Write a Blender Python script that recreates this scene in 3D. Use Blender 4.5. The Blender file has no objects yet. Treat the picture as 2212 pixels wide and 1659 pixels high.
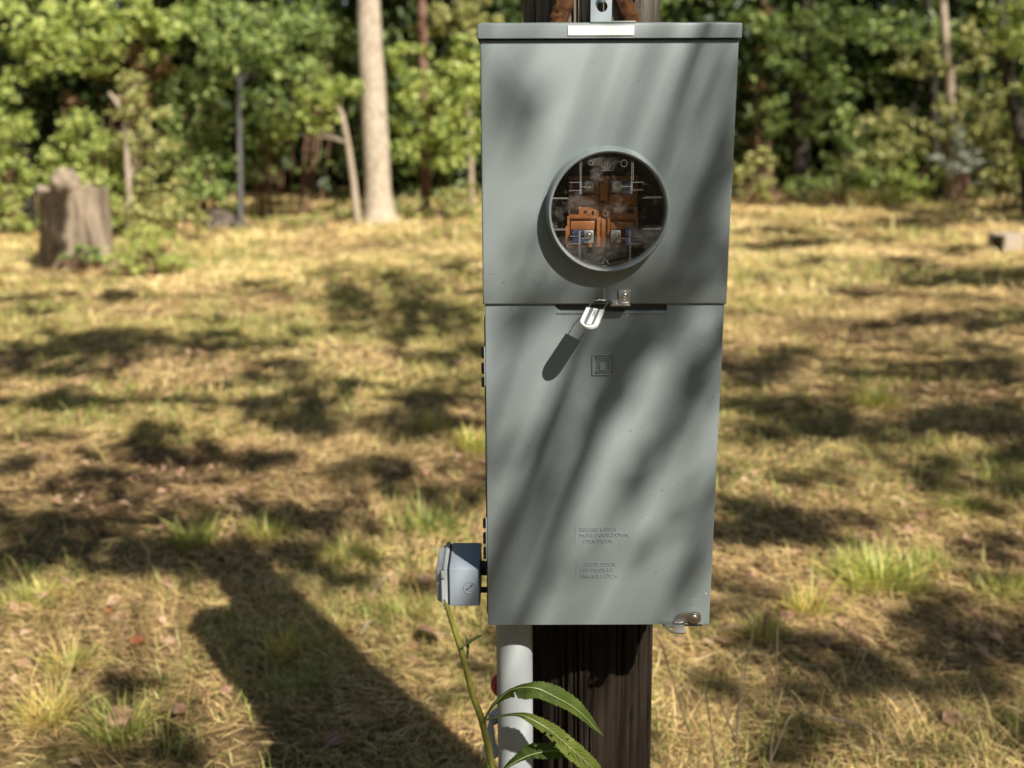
import bpy, bmesh, math, random
import numpy as np
from mathutils import Vector, Matrix, noise

SC = bpy.context.scene
COL = SC.collection
R = math.radians
rnd = random.Random(7)

# ------------------------------------------------------------------ camera
PITCH, ROLL, FPX, EYE = 14.6, 0.19, 2300.0, 1.6
cd = bpy.data.cameras.new("camera")
cam = bpy.data.objects.new("camera", cd)
COL.objects.link(cam)
cam.matrix_world = (Matrix.Translation((0, 0, EYE)) @ Matrix.Rotation(R(90 - PITCH), 4, 'X')
                    @ Matrix.Rotation(R(-ROLL), 4, 'Z'))
cd.sensor_width = 36.0
cd.lens = FPX / 2212.0 * 36.0
cd.clip_start = 0.05
cd.clip_end = 1000
cd.dof.use_dof = True
cd.dof.focus_distance = 1.64
cd.dof.aperture_fstop = 3.0
SC.camera = cam

# ------------------------------------------------------------------ light
SUN_EL, SUN_AZ = 43.3, 33.0          # azimuth counted from straight behind the viewer towards the right
SUN = Vector((math.sin(R(SUN_AZ)) * math.cos(R(SUN_EL)), -math.cos(R(SUN_AZ)) * math.cos(R(SUN_EL)), math.sin(R(SUN_EL))))
W = bpy.data.worlds.new("World")
SC.world = W
W.use_nodes = True
wn = W.node_tree
sky = wn.nodes.new("ShaderNodeTexSky")
sky.sky_type = 'NISHITA'
sky.sun_disc = False
sky.sun_elevation = R(SUN_EL)
sky.sun_rotation = R(180 - SUN_AZ)
bg = wn.nodes["Background"]
bg.inputs["Strength"].default_value = 0.05
wn.links.new(sky.outputs[0], bg.inputs[0])
sl = bpy.data.lights.new("sun", 'SUN')
sl.energy = 5.0
sl.angle = R(0.55)
sl.color = (1.0, 0.95, 0.87)
so = bpy.data.objects.new("sun", sl)
COL.objects.link(so)
so.rotation_euler = SUN.to_track_quat('Z', 'Y').to_euler()
so.location = SUN * 30
SC.view_settings.view_transform = 'Standard'
SC.view_settings.look = 'None'
SC.view_settings.gamma = 1
SC.view_settings.use_curve_mapping = False
SC.view_settings.exposure = 1.0
SC.render.engine = 'CYCLES'
SC.cycles.max_bounces = 8
SC.cycles.transparent_max_bounces = 12
SC.cycles.use_denoising = True
SC.cycles.sample_clamp_indirect = 6

# ------------------------------------------------------------------ measuring: a point of the place from a sight line and a distance
CM = cam.matrix_world.to_3x3()
def ray(px, py):
    return CM @ Vector(((px - 1106) / FPX, (829.5 - py) / FPX, -1.0))
def at(px, py, Y):
    d = ray(px, py)
    return Vector((0, 0, EYE)) + d * (Y / d.y)
def gnd(px, py, z=0.0):
    d = ray(px, py)
    return Vector((0, 0, EYE)) + d * ((z - EYE) / d.z)
def mpp(py, Y):                      # metres per sight unit at that distance
    return (at(1107, py, Y) - at(1106, py, Y)).length

# ------------------------------------------------------------------ numpy value noise
def _h(ix, iy, s):
    n = (ix.astype(np.int64) * 374761393 + iy.astype(np.int64) * 668265263 + s * 1442695041) & 0x7fffffff
    n = ((n ^ (n >> 13)) * 1274126177) & 0x7fffffff
    return ((n ^ (n >> 16)) & 0xffff) / 65535.0
def vn(x, y, f, s=0):
    x = np.asarray(x, float) * f; y = np.asarray(y, float) * f
    ix = np.floor(x); iy = np.floor(y)
    fx = x - ix; fy = y - iy
    fx = fx * fx * (3 - 2 * fx); fy = fy * fy * (3 - 2 * fy)
    a, b = _h(ix, iy, s), _h(ix + 1, iy, s)
    c, d = _h(ix, iy + 1, s), _h(ix + 1, iy + 1, s)
    return (a * (1 - fx) + b * fx) * (1 - fy) + (c * (1 - fx) + d * fx) * fy
def hgt(x, y):
    return 0.07 * (vn(x, y, 0.55, 1) - .5) + 0.035 * (vn(x, y, 1.7, 2) - .5) + 0.012 * (vn(x, y, 6, 3) - .5)
def hz(x, y):
    return float(hgt(np.array([x]), np.array([y]))[0])

# ------------------------------------------------------------------ materials
def mat(name, col=(.5, .5, .5), rough=.6, metal=0.0, spec=.5):
    m = bpy.data.materials.new(name)
    m.use_nodes = True
    b = m.node_tree.nodes["Principled BSDF"]
    b.inputs["Base Color"].default_value = (*col, 1)
    b.inputs["Roughness"].default_value = rough
    b.inputs["Metallic"].default_value = metal
    b.inputs["Specular IOR Level"].default_value = spec
    return m
def N(m, t, **kw):
    n = m.node_tree.nodes.new(t)
    for k, v in kw.items():
        if k in n.inputs: n.inputs[k].default_value = v
        else: setattr(n, k, v)
    return n
def L(m, a, b): m.node_tree.links.new(a, b)
def B(m): return m.node_tree.nodes["Principled BSDF"]
def ramp(m, stops, src=None, interp='LINEAR'):
    r = m.node_tree.nodes.new("ShaderNodeValToRGB")
    e = r.color_ramp.elements
    r.color_ramp.interpolation = interp
    while len(e) < len(stops): e.new(.5)
    for i, (p, c) in enumerate(stops):
        e[i].position = p
        e[i].color = (*c, 1) if len(c) == 3 else c
    if src is not None: L(m, src, r.inputs[0])
    return r
def coords(m, scale=(1, 1, 1), kind="Object"):
    t = N(m, "ShaderNodeTexCoord")
    mp = N(m, "ShaderNodeMapping")
    mp.inputs["Scale"].default_value = scale
    L(m, t.outputs[kind], mp.inputs[0])
    return mp.outputs[0]
def noise_tex(m, scale, detail=4, rough=.55, vec=None):
    n = N(m, "ShaderNodeTexNoise")
    n.inputs["Scale"].default_value = scale
    n.inputs["Detail"].default_value = detail
    n.inputs["Roughness"].default_value = rough
    if vec is not None: L(m, vec, n.inputs["Vector"])
    return n.outputs["Fac"]
def bump(m, h, strength=.2, dist=.01):
    b = N(m, "ShaderNodeBump")
    b.inputs["Strength"].default_value = strength
    b.inputs["Distance"].default_value = dist
    L(m, h, b.inputs["Height"])
    L(m, b.outputs[0], B(m).inputs["Normal"])
def mix(m, a, b, fac, mode='MIX'):
    n = m.node_tree.nodes.new("ShaderNodeMix")
    n.data_type = 'RGBA'
    n.blend_type = mode
    for s, v in ((n.inputs[0], fac), (n.inputs[6], a), (n.inputs[7], b)):
        if hasattr(v, "links"): L(m, v, s)
        elif isinstance(v, tuple): s.default_value = (*v, 1)
        else: s.default_value = v
    return n.outputs[2]

def paint_mat(name, col, rough=.42):
    m = mat(name, col, rough)
    v = coords(m)
    a = noise_tex(m, 7, 5, .6, v)
    r1 = ramp(m, [(.3, tuple(c * .93 for c in col)), (.7, tuple(c * 1.05 for c in col))], a)
    # dust dots and short pale scuffs
    sp = noise_tex(m, 160, 2, .5, v)
    r2 = ramp(m, [(.71, (0, 0, 0)), (.77, (1, 1, 1))], sp)
    c = mix(m, r1.outputs[0], tuple(k * .62 for k in col), r2.outputs[0])
    sc = noise_tex(m, 1.0, 3, .6, coords(m, (55, 55, 260)))
    r3 = ramp(m, [(.735, (0, 0, 0)), (.76, (1, 1, 1))], sc)
    c2 = mix(m, c, tuple(min(1, k * 1.6) for k in col), r3.outputs[0])
    L(m, c2, B(m).inputs["Base Color"])
    rr = N(m, "ShaderNodeMapRange"); L(m, a, rr.inputs[0])
    rr.inputs[3].default_value = rough - .08; rr.inputs[4].default_value = rough + .12
    L(m, rr.outputs[0], B(m).inputs["Roughness"])
    bump(m, noise_tex(m, 420, 2, .5, v), .035, .002)
    return m
M = {}
M['paint'] = paint_mat("grey_paint", (.190, .219, .214))
M['pvc'] = paint_mat("grey_pvc", (.33, .35, .35), .5)
M['outlet'] = paint_mat("outlet_grey", (.245, .28, .315), .5)
M['case'] = mat("case_steel", (.20, .215, .21), .5)
M['dark'] = mat("dark_metal", (.05, .055, .055), .45, .3)
M['zinc'] = mat("zinc_plate", (.62, .60, .55), .3, 1.0)
bump(M['zinc'], noise_tex(M['zinc'], 300, 3), .06, .001)
M['galv'] = mat("galvanised", (.33, .37, .39), .48, .55)
_v = noise_tex(M['galv'], 90, 4, .65)
L(M['galv'], ramp(M['galv'], [(.3, (.24, .28, .30)), (.7, (.46, .50, .52))], _v).outputs[0], B(M['galv']).inputs["Base Color"])
M['steelwire'] = mat("steel_wire", (.55, .56, .55), .35, 1.0)
M['sticker'] = mat("white_sticker", (.80, .77, .66), .5)
_s = noise_tex(M['sticker'], 60, 5, .7)
L(M['sticker'], ramp(M['sticker'], [(.25, (.55, .50, .38)), (.45, (.80, .77, .68)), (.8, (.84, .82, .74))], _s).outputs[0], B(M['sticker']).inputs["Base Color"])
M['tag'] = mat("tag_plastic", (.70, .70, .66), .35)
M['tagdark'] = mat("tag_insert", (.12, .13, .13), .35)
M['black'] = mat("black_plastic", (.018, .016, .014), .45)
M['grime'] = mat("grimy_black", (.03, .028, .024), .7)
L(M['grime'], ramp(M['grime'], [(.45, (.016, .015, .012)), (.62, (.05, .045, .038)), (.75, (.14, .13, .11))], noise_tex(M['grime'], 120, 6, .7)).outputs[0], B(M['grime']).inputs["Base Color"])
M['copper'] = mat("copper_sheet", (.62, .27, .10), .42, .25)
L(M['copper'], ramp(M['copper'], [(.3, (.17, .055, .022)), (.5, (.40, .155, .058)), (.75, (.33, .125, .048))], noise_tex(M['copper'], 60, 6, .7)).outputs[0], B(M['copper']).inputs["Base Color"])
M['blue'] = mat("blue_jaw", (.035, .045, .12), .4, .3)
M['red'] = mat("red_plastic", (.35, .015, .03), .4)
M['rag'] = mat("grey_pipe_fitting", (.55, .56, .52), .7)

# clear cover with grime: thin see-through sheet
def clear_mat(name, dirt):
    m = bpy.data.materials.new(name)
    m.use_nodes = True
    nt = m.node_tree
    nt.nodes.remove(nt.nodes["Principled BSDF"])
    out = nt.nodes["Material Output"]
    tr = N(m, "ShaderNodeBsdfTransparent"); tr.inputs[0].default_value = (.93, .93, .9, 1)
    gl = N(m, "ShaderNodeBsdfGlossy"); gl.inputs["Roughness"].default_value = .08
    lw = N(m, "ShaderNodeFresnel"); lw.inputs[0].default_value = 1.5
    v = coords(m)
    bp = N(m, "ShaderNodeBump"); bp.inputs["Strength"].default_value = .25; bp.inputs["Distance"].default_value = .002
    L(m, noise_tex(m, 130, 3, .6, v), bp.inputs["Height"])
    L(m, bp.outputs[0], gl.inputs["Normal"])
    m1 = N(m, "ShaderNodeMixShader")
    L(m, lw.outputs[0], m1.inputs[0]); L(m, tr.outputs[0], m1.inputs[1]); L(m, gl.outputs[0], m1.inputs[2])
    df = N(m, "ShaderNodeBsdfDiffuse"); df.inputs[0].default_value = (.62, .58, .52, 1)
    tl = N(m, "ShaderNodeBsdfTranslucent"); tl.inputs[0].default_value = (.6, .56, .5, 1)
    ad = N(m, "ShaderNodeMixShader"); ad.inputs[0].default_value = .4
    L(m, df.outputs[0], ad.inputs[1]); L(m, tl.outputs[0], ad.inputs[2])
    big = ramp(m, [(.50, (0, 0, 0)), (.72, (1, 1, 1))], noise_tex(m, 22, 5, .65, coords(m, (1, 1, 1.35))))
    fine = ramp(m, [(.60, (0, 0, 0)), (.70, (1, 1, 1))], noise_tex(m, 190, 4, .7, v))
    s = mix(m, big.outputs[0], fine.outputs[0], .42)
    mr = N(m, "ShaderNodeMath", operation='MULTIPLY'); L(m, s, mr.inputs[0]); mr.inputs[1].default_value = dirt
    m2 = N(m, "ShaderNodeMixShader")
    L(m, mr.outputs[0], m2.inputs[0]); L(m, m1.outputs[0], m2.inputs[1]); L(m, ad.outputs[0], m2.inputs[2])
    L(m, m2.outputs[0], out.inputs[0])
    return m
M['clear'] = clear_mat("clear_cover", .40)
M['rib'] = mat("clear_rib", (.34, .33, .30), .2)
M['rib'].node_tree.nodes["Principled BSDF"].inputs["Alpha"].default_value = .45

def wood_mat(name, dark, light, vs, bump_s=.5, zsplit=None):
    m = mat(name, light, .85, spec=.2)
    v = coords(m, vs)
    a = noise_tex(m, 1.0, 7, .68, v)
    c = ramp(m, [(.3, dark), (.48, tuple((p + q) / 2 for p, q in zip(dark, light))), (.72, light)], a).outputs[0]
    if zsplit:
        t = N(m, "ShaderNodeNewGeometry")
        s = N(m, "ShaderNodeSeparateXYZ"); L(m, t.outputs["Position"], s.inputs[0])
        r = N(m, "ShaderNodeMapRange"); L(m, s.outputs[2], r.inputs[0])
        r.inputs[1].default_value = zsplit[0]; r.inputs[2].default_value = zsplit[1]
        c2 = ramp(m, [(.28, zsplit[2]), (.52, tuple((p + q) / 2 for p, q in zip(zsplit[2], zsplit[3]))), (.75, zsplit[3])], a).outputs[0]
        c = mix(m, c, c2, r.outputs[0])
    L(m, c, B(m).inputs["Base Color"])
    bump(m, a, bump_s, .01)
    return m
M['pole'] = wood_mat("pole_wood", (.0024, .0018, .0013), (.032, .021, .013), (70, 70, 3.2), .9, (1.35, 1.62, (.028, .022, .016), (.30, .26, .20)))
M['crack'] = mat("crack_shadow", (.02, .015, .01), .9)
M['rust'] = wood_mat("rusty_bark", (.03, .011, .005), (.15, .062, .022), (120, 120, 60), .9)
M['bark_pale'] = wood_mat("bark_pale", (.16, .12, .085), (.56, .47, .35), (26, 26, 9), 1.0)
M['bark_tan'] = wood_mat("bark_tan", (.20, .15, .10), (.44, .36, .27), (16, 16, 4), .6)
M['bark_grey'] = wood_mat("bark_grey", (.05, .046, .042), (.13, .125, .12), (16, 16, 4), .6)
M['bark_dark'] = wood_mat("bark_dark", (.015, .012, .010), (.07, .058, .045), (10, 10, 3), .6)
M['bark_red'] = wood_mat("bark_red", (.09, .045, .03), (.26, .15, .10), (12, 12, 4), .6)
M['stump'] = wood_mat("stump_wood", (.045, .032, .022), (.34, .265, .185), (7, 7, 1.6), 1.0)
M['log'] = wood_mat("log_wood", (.03, .025, .02), (.14, .11, .085), (12, 12, 12), .6)
M['block'] = mat("concrete", (.52, .48, .42), .9)
L(M['block'], ramp(M['block'], [(.3, (.24, .19, .14)), (.7, (.40, .33, .25))], noise_tex(M['block'], 30, 6, .7)).outputs[0], B(M['block']).inputs["Base Color"])

def leaf_mat(name, stops, trans=.35, rough=.45):
    m = bpy.data.materials.new(name)
    m.use_nodes = True
    p = B(m)
    at_ = N(m, "ShaderNodeAttribute", attribute_name="tint")
    r = ramp(m, stops, at_.outputs["Fac"])
    L(m, r.outputs[0], p.inputs["Base Color"])
    p.inputs["Roughness"].default_value = rough
    p.inputs["Specular IOR Level"].default_value = .35
    tl = N(m, "ShaderNodeBsdfTranslucent")
    hs = N(m, "ShaderNodeHueSaturation"); hs.inputs["Value"].default_value = 1.5; hs.inputs["Saturation"].default_value = 1.1
    L(m, r.outputs[0], hs.inputs["Color"]); L(m, hs.outputs[0], tl.inputs[0])
    ms = N(m, "ShaderNodeMixShader"); ms.inputs[0].default_value = trans
    out = m.node_tree.nodes["Material Output"]
    L(m, p.outputs[0], ms.inputs[1]); L(m, tl.outputs[0], ms.inputs[2]); L(m, ms.outputs[0], out.inputs[0])
    return m
M['lf_bright'] = leaf_mat("leaf_bright", [(0, (.09, .135, .025)), (.45, (.27, .335, .070)), (1, (.60, .62, .21))])
M['lf_mid'] = leaf_mat("leaf_mid", [(0, (.05, .085, .020)), (.5, (.18, .25, .060)), (1, (.46, .52, .18))])
M['lf_shade'] = leaf_mat("leaf_shade", [(0, (.020, .034, .009)), (.6, (.055, .085, .020)), (1, (.22, .27, .08))])  # darker leaf copy: the deep wood's shade is put into the colour
M['lf_olive'] = leaf_mat("leaf_olive", [(0, (.09, .10, .028)), (.5, (.28, .29, .085)), (1, (.58, .53, .22))])
M['lf_brown'] = leaf_mat("leaf_brown", [(0, (.15, .085, .045)), (.5, (.33, .21, .11)), (1, (.46, .33, .17))])
M['lf_silver'] = leaf_mat("leaf_silver", [(0, (.16, .18, .13)), (.6, (.36, .38, .30)), (1, (.55, .56, .46))])
M['straw'] = leaf_mat("straw", [(0, (.06, .035, .018)), (.22, (.19, .115, .055)), (.5, (.46, .315, .140)), (.75, (.78, .55, .230)), (1, (.86, .70, .35))], .15, .6)
M['grass'] = leaf_mat("green_grass", [(0, (.08, .12, .025)), (.45, (.27, .33, .07)), (.75, (.56, .56, .18)), (1, (.62, .46, .16))], .4, .45)
M['weed'] = leaf_mat("weed_leaf", [(0, (.042, .072, .010)), (.5, (.085, .118, .015)), (1, (.22, .24, .04))], .42, .7)
M['weedstem'] = mat("weed_stem", (.15, .145, .025), .5)
L(M['weedstem'], ramp(M['weedstem'], [(.3, (.09, .085, .015)), (.7, (.21, .20, .035))], noise_tex(M['weedstem'], 40, 4)).outputs[0], B(M['weedstem']).inputs["Base Color"])
M['rib_leaf'] = mat("leaf_rib", (.21, .26, .085), .5)
M['drystalk'] = mat("dry_stalk", (.10, .085, .05), .7)
M['fallen'] = leaf_mat("fallen_leaf", [(0, (.16, .075, .04)), (.5, (.36, .21, .13)), (1, (.46, .31, .20))], .15, .6)
M['fallen_o'] = leaf_mat("fallen_orange", [(0, (.26, .08, .035)), (1, (.40, .16, .07))], .2, .6)

def ground_mat():
    m = mat("soil_and_thatch", (.3, .2, .1), .95, spec=.1)
    v = coords(m, (1, 1, 1))
    a = noise_tex(m, 38, 6, .72, v)
    b = noise_tex(m, 1.1, 4, .6, v)
    c1 = ramp(m, [(.30, (.028, .017, .010)), (.52, (.13, .080, .038)), (.75, (.46, .32, .15))], a).outputs[0]
    c2 = ramp(m, [(.3, (.07, .06, .02)), (.55, (.24, .19, .07)), (.75, (.50, .38, .15))], a).outputs[0]
    k = ramp(m, [(.48, (0, 0, 0)), (.66, (1, 1, 1))], b).outputs[0]
    L(m, mix(m, c1, c2, k), B(m).inputs["Base Color"])
    bump(m, a, .7, .03)
    return m
M['ground'] = ground_mat()

# ------------------------------------------------------------------ building helpers
def tag(o, label=None, cat=None, group=None, kind=None):
    if label: o["label"] = label
    if cat: o["category"] = cat
    if group: o["group"] = group
    if kind: o["kind"] = kind
    return o
def thing(name, label, cat, loc=(0, 0, 0), group=None):
    o = bpy.data.objects.new(name, None)
    o.empty_display_size = .05
    COL.objects.link(o)
    o.location = loc
    return tag(o, label, cat, group)
def link(name, me, parent=None):
    o = bpy.data.objects.new(name, me)
    COL.objects.link(o)
    if parent is not None:
        o.parent = parent
        if parent.type == 'EMPTY':
            o.matrix_parent_inverse = Matrix.Translation(-Vector(parent.location))
    return o
class MB:
    def __init__(s): s.bm = bmesh.new()
    def box(s, x0, x1, y0, y1, z0, z1):
        v = [s.bm.verts.new(p) for p in ((x0, y0, z0), (x1, y0, z0), (x1, y1, z0), (x0, y1, z0), (x0, y0, z1), (x1, y0, z1), (x1, y1, z1), (x0, y1, z1))]
        for f in ((0, 3, 2, 1), (4, 5, 6, 7), (0, 1, 5, 4), (1, 2, 6, 5), (2, 3, 7, 6), (3, 0, 4, 7)):
            s.bm.faces.new([v[i] for i in f])
        return s
    def tube(s, pts, rad, n=8, cap=True):
        pts = [Vector(p) for p in pts]
        if not hasattr(rad, '__len__'): rad = [rad] * len(pts)
        rings = []
        up = Vector((0.13, 0.21, .97)).normalized()
        for i, p in enumerate(pts):
            t = (pts[min(i + 1, len(pts) - 1)] - pts[max(i - 1, 0)]).normalized()
            a = t.cross(up)
            if a.length < .05: a = t.cross(Vector((1, 0, 0)))
            a.normalize(); b = t.cross(a).normalized()
            rings.append([s.bm.verts.new(p + (a * math.cos(q) + b * math.sin(q)) * rad[i]) for q in [2 * math.pi * k / n for k in range(n)]])
        for r0, r1 in zip(rings, rings[1:]):
            for k in range(n):
                s.bm.faces.new((r0[k], r0[(k + 1) % n], r1[(k + 1) % n], r1[k]))
        if cap:
            s.bm.faces.new(rings[0][::-1]); s.bm.faces.new(rings[-1])
        return s
    def lathe(s, c, prof, n=48, axis='Y', close=False):
        rings = []
        for (r, h) in prof:
            ring = []
            for k in range(n):
                q = 2 * math.pi * k / n
                if axis == 'Y': p = (c[0] + r * math.cos(q), c[1] + h, c[2] + r * math.sin(q))
                elif axis == 'X': p = (c[0] + h, c[1] + r * math.cos(q), c[2] + r * math.sin(q))
                else: p = (c[0] + r * math.cos(q), c[1] + r * math.sin(q), c[2] + h)
                ring.append(s.bm.verts.new(p))
            rings.append(ring)
        pr = list(zip(rings, rings[1:]))
        if close: pr.append((rings[-1], rings[0]))
        for r0, r1 in pr:
            for k in range(n):
                s.bm.faces.new((r0[k], r0[(k + 1) % n], r1[(k + 1) % n], r1[k]))
        if not close:
            if prof[0][0] > 1e-6: s.bm.faces.new(rings[0][::-1])
            if prof[-1][0] > 1e-6: s.bm.faces.new(rings[-1])
        return s
    def prism(s, poly, y0, y1):          # outline in (x, z), carried from y0 to y1
        a = [s.bm.verts.new((x, y0, z)) for x, z in poly]
        b = [s.bm.verts.new((x, y1, z)) for x, z in poly]
        n = len(a)
        s.bm.faces.new(a); s.bm.faces.new(b[::-1])
        for k in range(n):
            s.bm.faces.new((a[k], b[k], b[(k + 1) % n], a[(k + 1) % n]))
        return s
    def faces(s, verts, faces):
        v = [s.bm.verts.new(p) for p in verts]
        for f in faces: s.bm.faces.new([v[i] for i in f])
        return s
    def build(s, name, m, parent=None, bevel=0, seg=2, smooth=True, ang=35):
        bmesh.ops.recalc_face_normals(s.bm, faces=s.bm.faces)
        if bevel:
            ed = [e for e in s.bm.edges if len(e.link_faces) == 2 and e.calc_face_angle(0) > R(ang)]
            bmesh.ops.bevel(s.bm, geom=ed, offset=bevel, segments=seg, affect='EDGES', profile=.5, clamp_overlap=True)
        if smooth:
            for f in s.bm.faces: f.smooth = True
            for e in s.bm.edges:
                if len(e.link_faces) == 2 and e.calc_face_angle(0) > R(ang): e.smooth = False
        me = bpy.data.meshes.new(name)
        s.bm.to_mesh(me); s.bm.free()
        me.materials.append(m)
        return link(name, me, parent)

def np_mesh(name, verts, faces_sizes, loops, m, tint=None, smooth=False):
    me = bpy.data.meshes.new(name)
    nv = len(verts)
    me.vertices.add(nv)
    me.vertices.foreach_set("co", np.asarray(verts, np.float32).ravel())
    me.loops.add(len(loops))
    me.loops.foreach_set("vertex_index", np.asarray(loops, np.int32))
    me.polygons.add(len(faces_sizes))
    st = np.concatenate(([0], np.cumsum(faces_sizes)[:-1])).astype(np.int32)
    me.polygons.foreach_set("loop_start", st)
    if smooth: me.polygons.foreach_set("use_smooth", np.ones(len(faces_sizes), bool))
    if tint is not None:
        a = me.attributes.new("tint", 'FLOAT', 'POINT')
        a.data.foreach_set("value", np.asarray(tint, np.float32))
    me.update(calc_edges=True)
    me.validate()
    me.materials.append(m)
    return me

NR = np.random.default_rng(11)
def leaf_mesh(name, centers, size, m, tint0=None, sunward=.35, droop=.2, aspect=.55, rng=NR):
    """folded leaf faces, one per centre"""
    n = len(centers)
    c = np.asarray(centers, float)
    nor = rng.normal(size=(n, 3)); nor /= np.linalg.norm(nor, axis=1)[:, None]
    nor = nor + np.array(SUN) * sunward + np.array([0, 0, droop]); nor /= np.linalg.norm(nor, axis=1)[:, None]
    a = np.cross(nor, rng.normal(size=(n, 3))); a /= np.linalg.norm(a, axis=1)[:, None]
    b = np.cross(nor, a)
    s = np.asarray(size * rng.choice([.55, .8, 1.0, 1.35], n) * rng.uniform(.8, 1.2, n))[:, None]
    base = c - a * s * .5
    tip = c + a * s * .5 - nor * s * .08
    l = c - a * s * .06 + b * s * aspect * .5 + nor * s * .12
    r = c - a * s * .06 - b * s * aspect * .5 + nor * s * .12
    v = np.stack([base, l, tip, r], 1).reshape(-1, 3)
    i = np.arange(n) * 4
    # two triangles folded along the midrib
    loops = np.stack([i, i + 1, i + 2, i, i + 2, i + 3], 1).ravel()
    t = rng.uniform(0, 1, n) if tint0 is None else np.clip(tint0 + rng.normal(0, .17, n), 0, 1)
    return np_mesh(name, v, np.full(n * 2, 3), loops, m, np.repeat(t, 4))

def blades(name, x, y, az, length, lift, width, z0, m, tint, curl=.25):
    n = len(x)
    zb = hgt(x, y) + z0
    d = np.stack([np.cos(az), np.sin(az), np.zeros(n)], 1)
    side = np.stack([-np.sin(az), np.cos(az), np.zeros(n)], 1)
    up = np.array([0, 0, 1.0])
    p0 = np.stack([x, y, zb], 1)
    cl, sl_ = np.cos(lift), np.sin(lift)
    bend = NR.normal(0, curl, n)[:, None]
    p1 = p0 + (d * cl[:, None] + up * sl_[:, None]) * (length * .52)[:, None]
    l2 = lift - NR.uniform(.1, .6, n) * np.maximum(lift, .1)
    p2 = p1 + (d * np.cos(l2)[:, None] + up * np.sin(l2)[:, None] + side * bend) * (length * .48)[:, None]
    tilt = NR.uniform(-.6, .6, n)[:, None]
    w = side * width[:, None] + up * (tilt * width[:, None])
    v = np.stack([p0 - w * .4, p0 + w * .4, p1 - w * .5, p1 + w * .5, p2], 1).reshape(-1, 3)
    i = np.arange(n) * 5
    loops = np.stack([i, i + 1, i + 3, i + 2, i + 2, i + 3, i + 4], 1).ravel()
    fs = np.tile([4, 3], n)
    return np_mesh(name, v, fs, loops, m, np.repeat(tint, 5))

# ------------------------------------------------------------------ ground
def axis_pts(lo, hi, fine_lo, fine_hi, step):
    a = list(np.arange(fine_lo, fine_hi, step))
    k, x = step, fine_hi
    while x < hi: a.append(x); k *= 1.35; x += k
    a.append(hi)
    k, x = step, fine_lo - step
    pre = []
    while x > lo: pre.append(x); k *= 1.35; x -= k
    pre.append(lo)
    return np.array(pre[::-1] + a)
gx = axis_pts(-350, 350, -8, 9, .07); gy = axis_pts(-350, 350, 1, 19, .07)
GX, GY = np.meshgrid(gx, gy)
GZ = hgt(GX, GY)
nx, ny = len(gx), len(gy)
ii = (np.arange(ny - 1)[:, None] * nx + np.arange(nx - 1)[None, :]).ravel()
loops = np.stack([ii, ii + 1, ii + 1 + nx, ii + nx], 1).ravel()
me = np_mesh("ground", np.stack([GX.ravel(), GY.ravel(), GZ.ravel()], 1), np.full(len(ii), 4), loops, M['ground'], None, True)
tag(link("ground", me), kind="structure")

# ------------------------------------------------------------------ loose straw and mown grass
def scatter(y0, y1, per_m2, margin=.7):
    """even random points in the strip y0..y1, wider than the view on both sides"""
    hw = .5 * y1 + margin
    n = int(per_m2 * 2 * hw * (y1 - y0))
    x = NR.uniform(-hw, hw, n); y = NR.uniform(y0, y1, n)
    keep = np.abs(x) < .5 * y + margin
    return x[keep], y[keep]
def greenness(x, y):
    g = .55 * vn(x, y, .9, 21) + .3 * vn(x, y, 2.4, 22) + .15 * vn(x, y, 7, 23)
    return g
X, Y_, LN, WD, LF, Z0 = [], [], [], [], [], []
for (y0, y1, d, l, w) in ((1.7, 3.4, 15000, .052, .0022), (3.4, 5.5, 7000, .060, .0030), (5.5, 9, 2300, .078, .0048), (9, 13, 1150, .105, .008), (13, 19.5, 620, .14, .012)):
    x, y = scatter(y0, y1, d)
    n = len(x)
    X.append(x); Y_.append(y)
    LN.append(l * NR.gamma(4, .25, n)); WD.append(w * NR.uniform(.45, 1.15, n))
    up = NR.random(n) < .16
    LF.append(np.where(up, NR.uniform(.35, 1.2, n), np.abs(NR.normal(.08, .13, n))))
    Z0.append(np.where(up, 0, NR.uniform(.003, .03, n)))
X = np.concatenate(X); Y_ = np.concatenate(Y_); LN = np.concatenate(LN); WD = np.concatenate(WD); LF = np.concatenate(LF); Z0 = np.concatenate(Z0)
g = greenness(X, Y_)
bare = vn(X, Y_, 1.3, 31) * .6 + vn(X, Y_, 4.5, 32) * .4
keep = NR.random(len(X)) < np.clip(1.25 - 1.25 * np.clip(bare - .33, 0, 1) * 2.4, .16, 1)
tint = np.clip(NR.normal(.47, .25, len(X)) - .45 * (bare - .5) + .30 * np.clip((Y_ - 4) / 7, 0, 1), 0, 1)
az = NR.uniform(0, 2 * math.pi, len(X)) * .75 + 5 * vn(X, Y_, 1.2, 33)
k = keep
me = blades("dry_grass", X[k], Y_[k], az[k], LN[k], LF[k], WD[k], Z0[k], M['straw'], tint[k])
tag(link("dry_grass", me), "loose layer of cut dry straw and dead grass over the clearing", "dry grass", kind="stuff")
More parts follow.
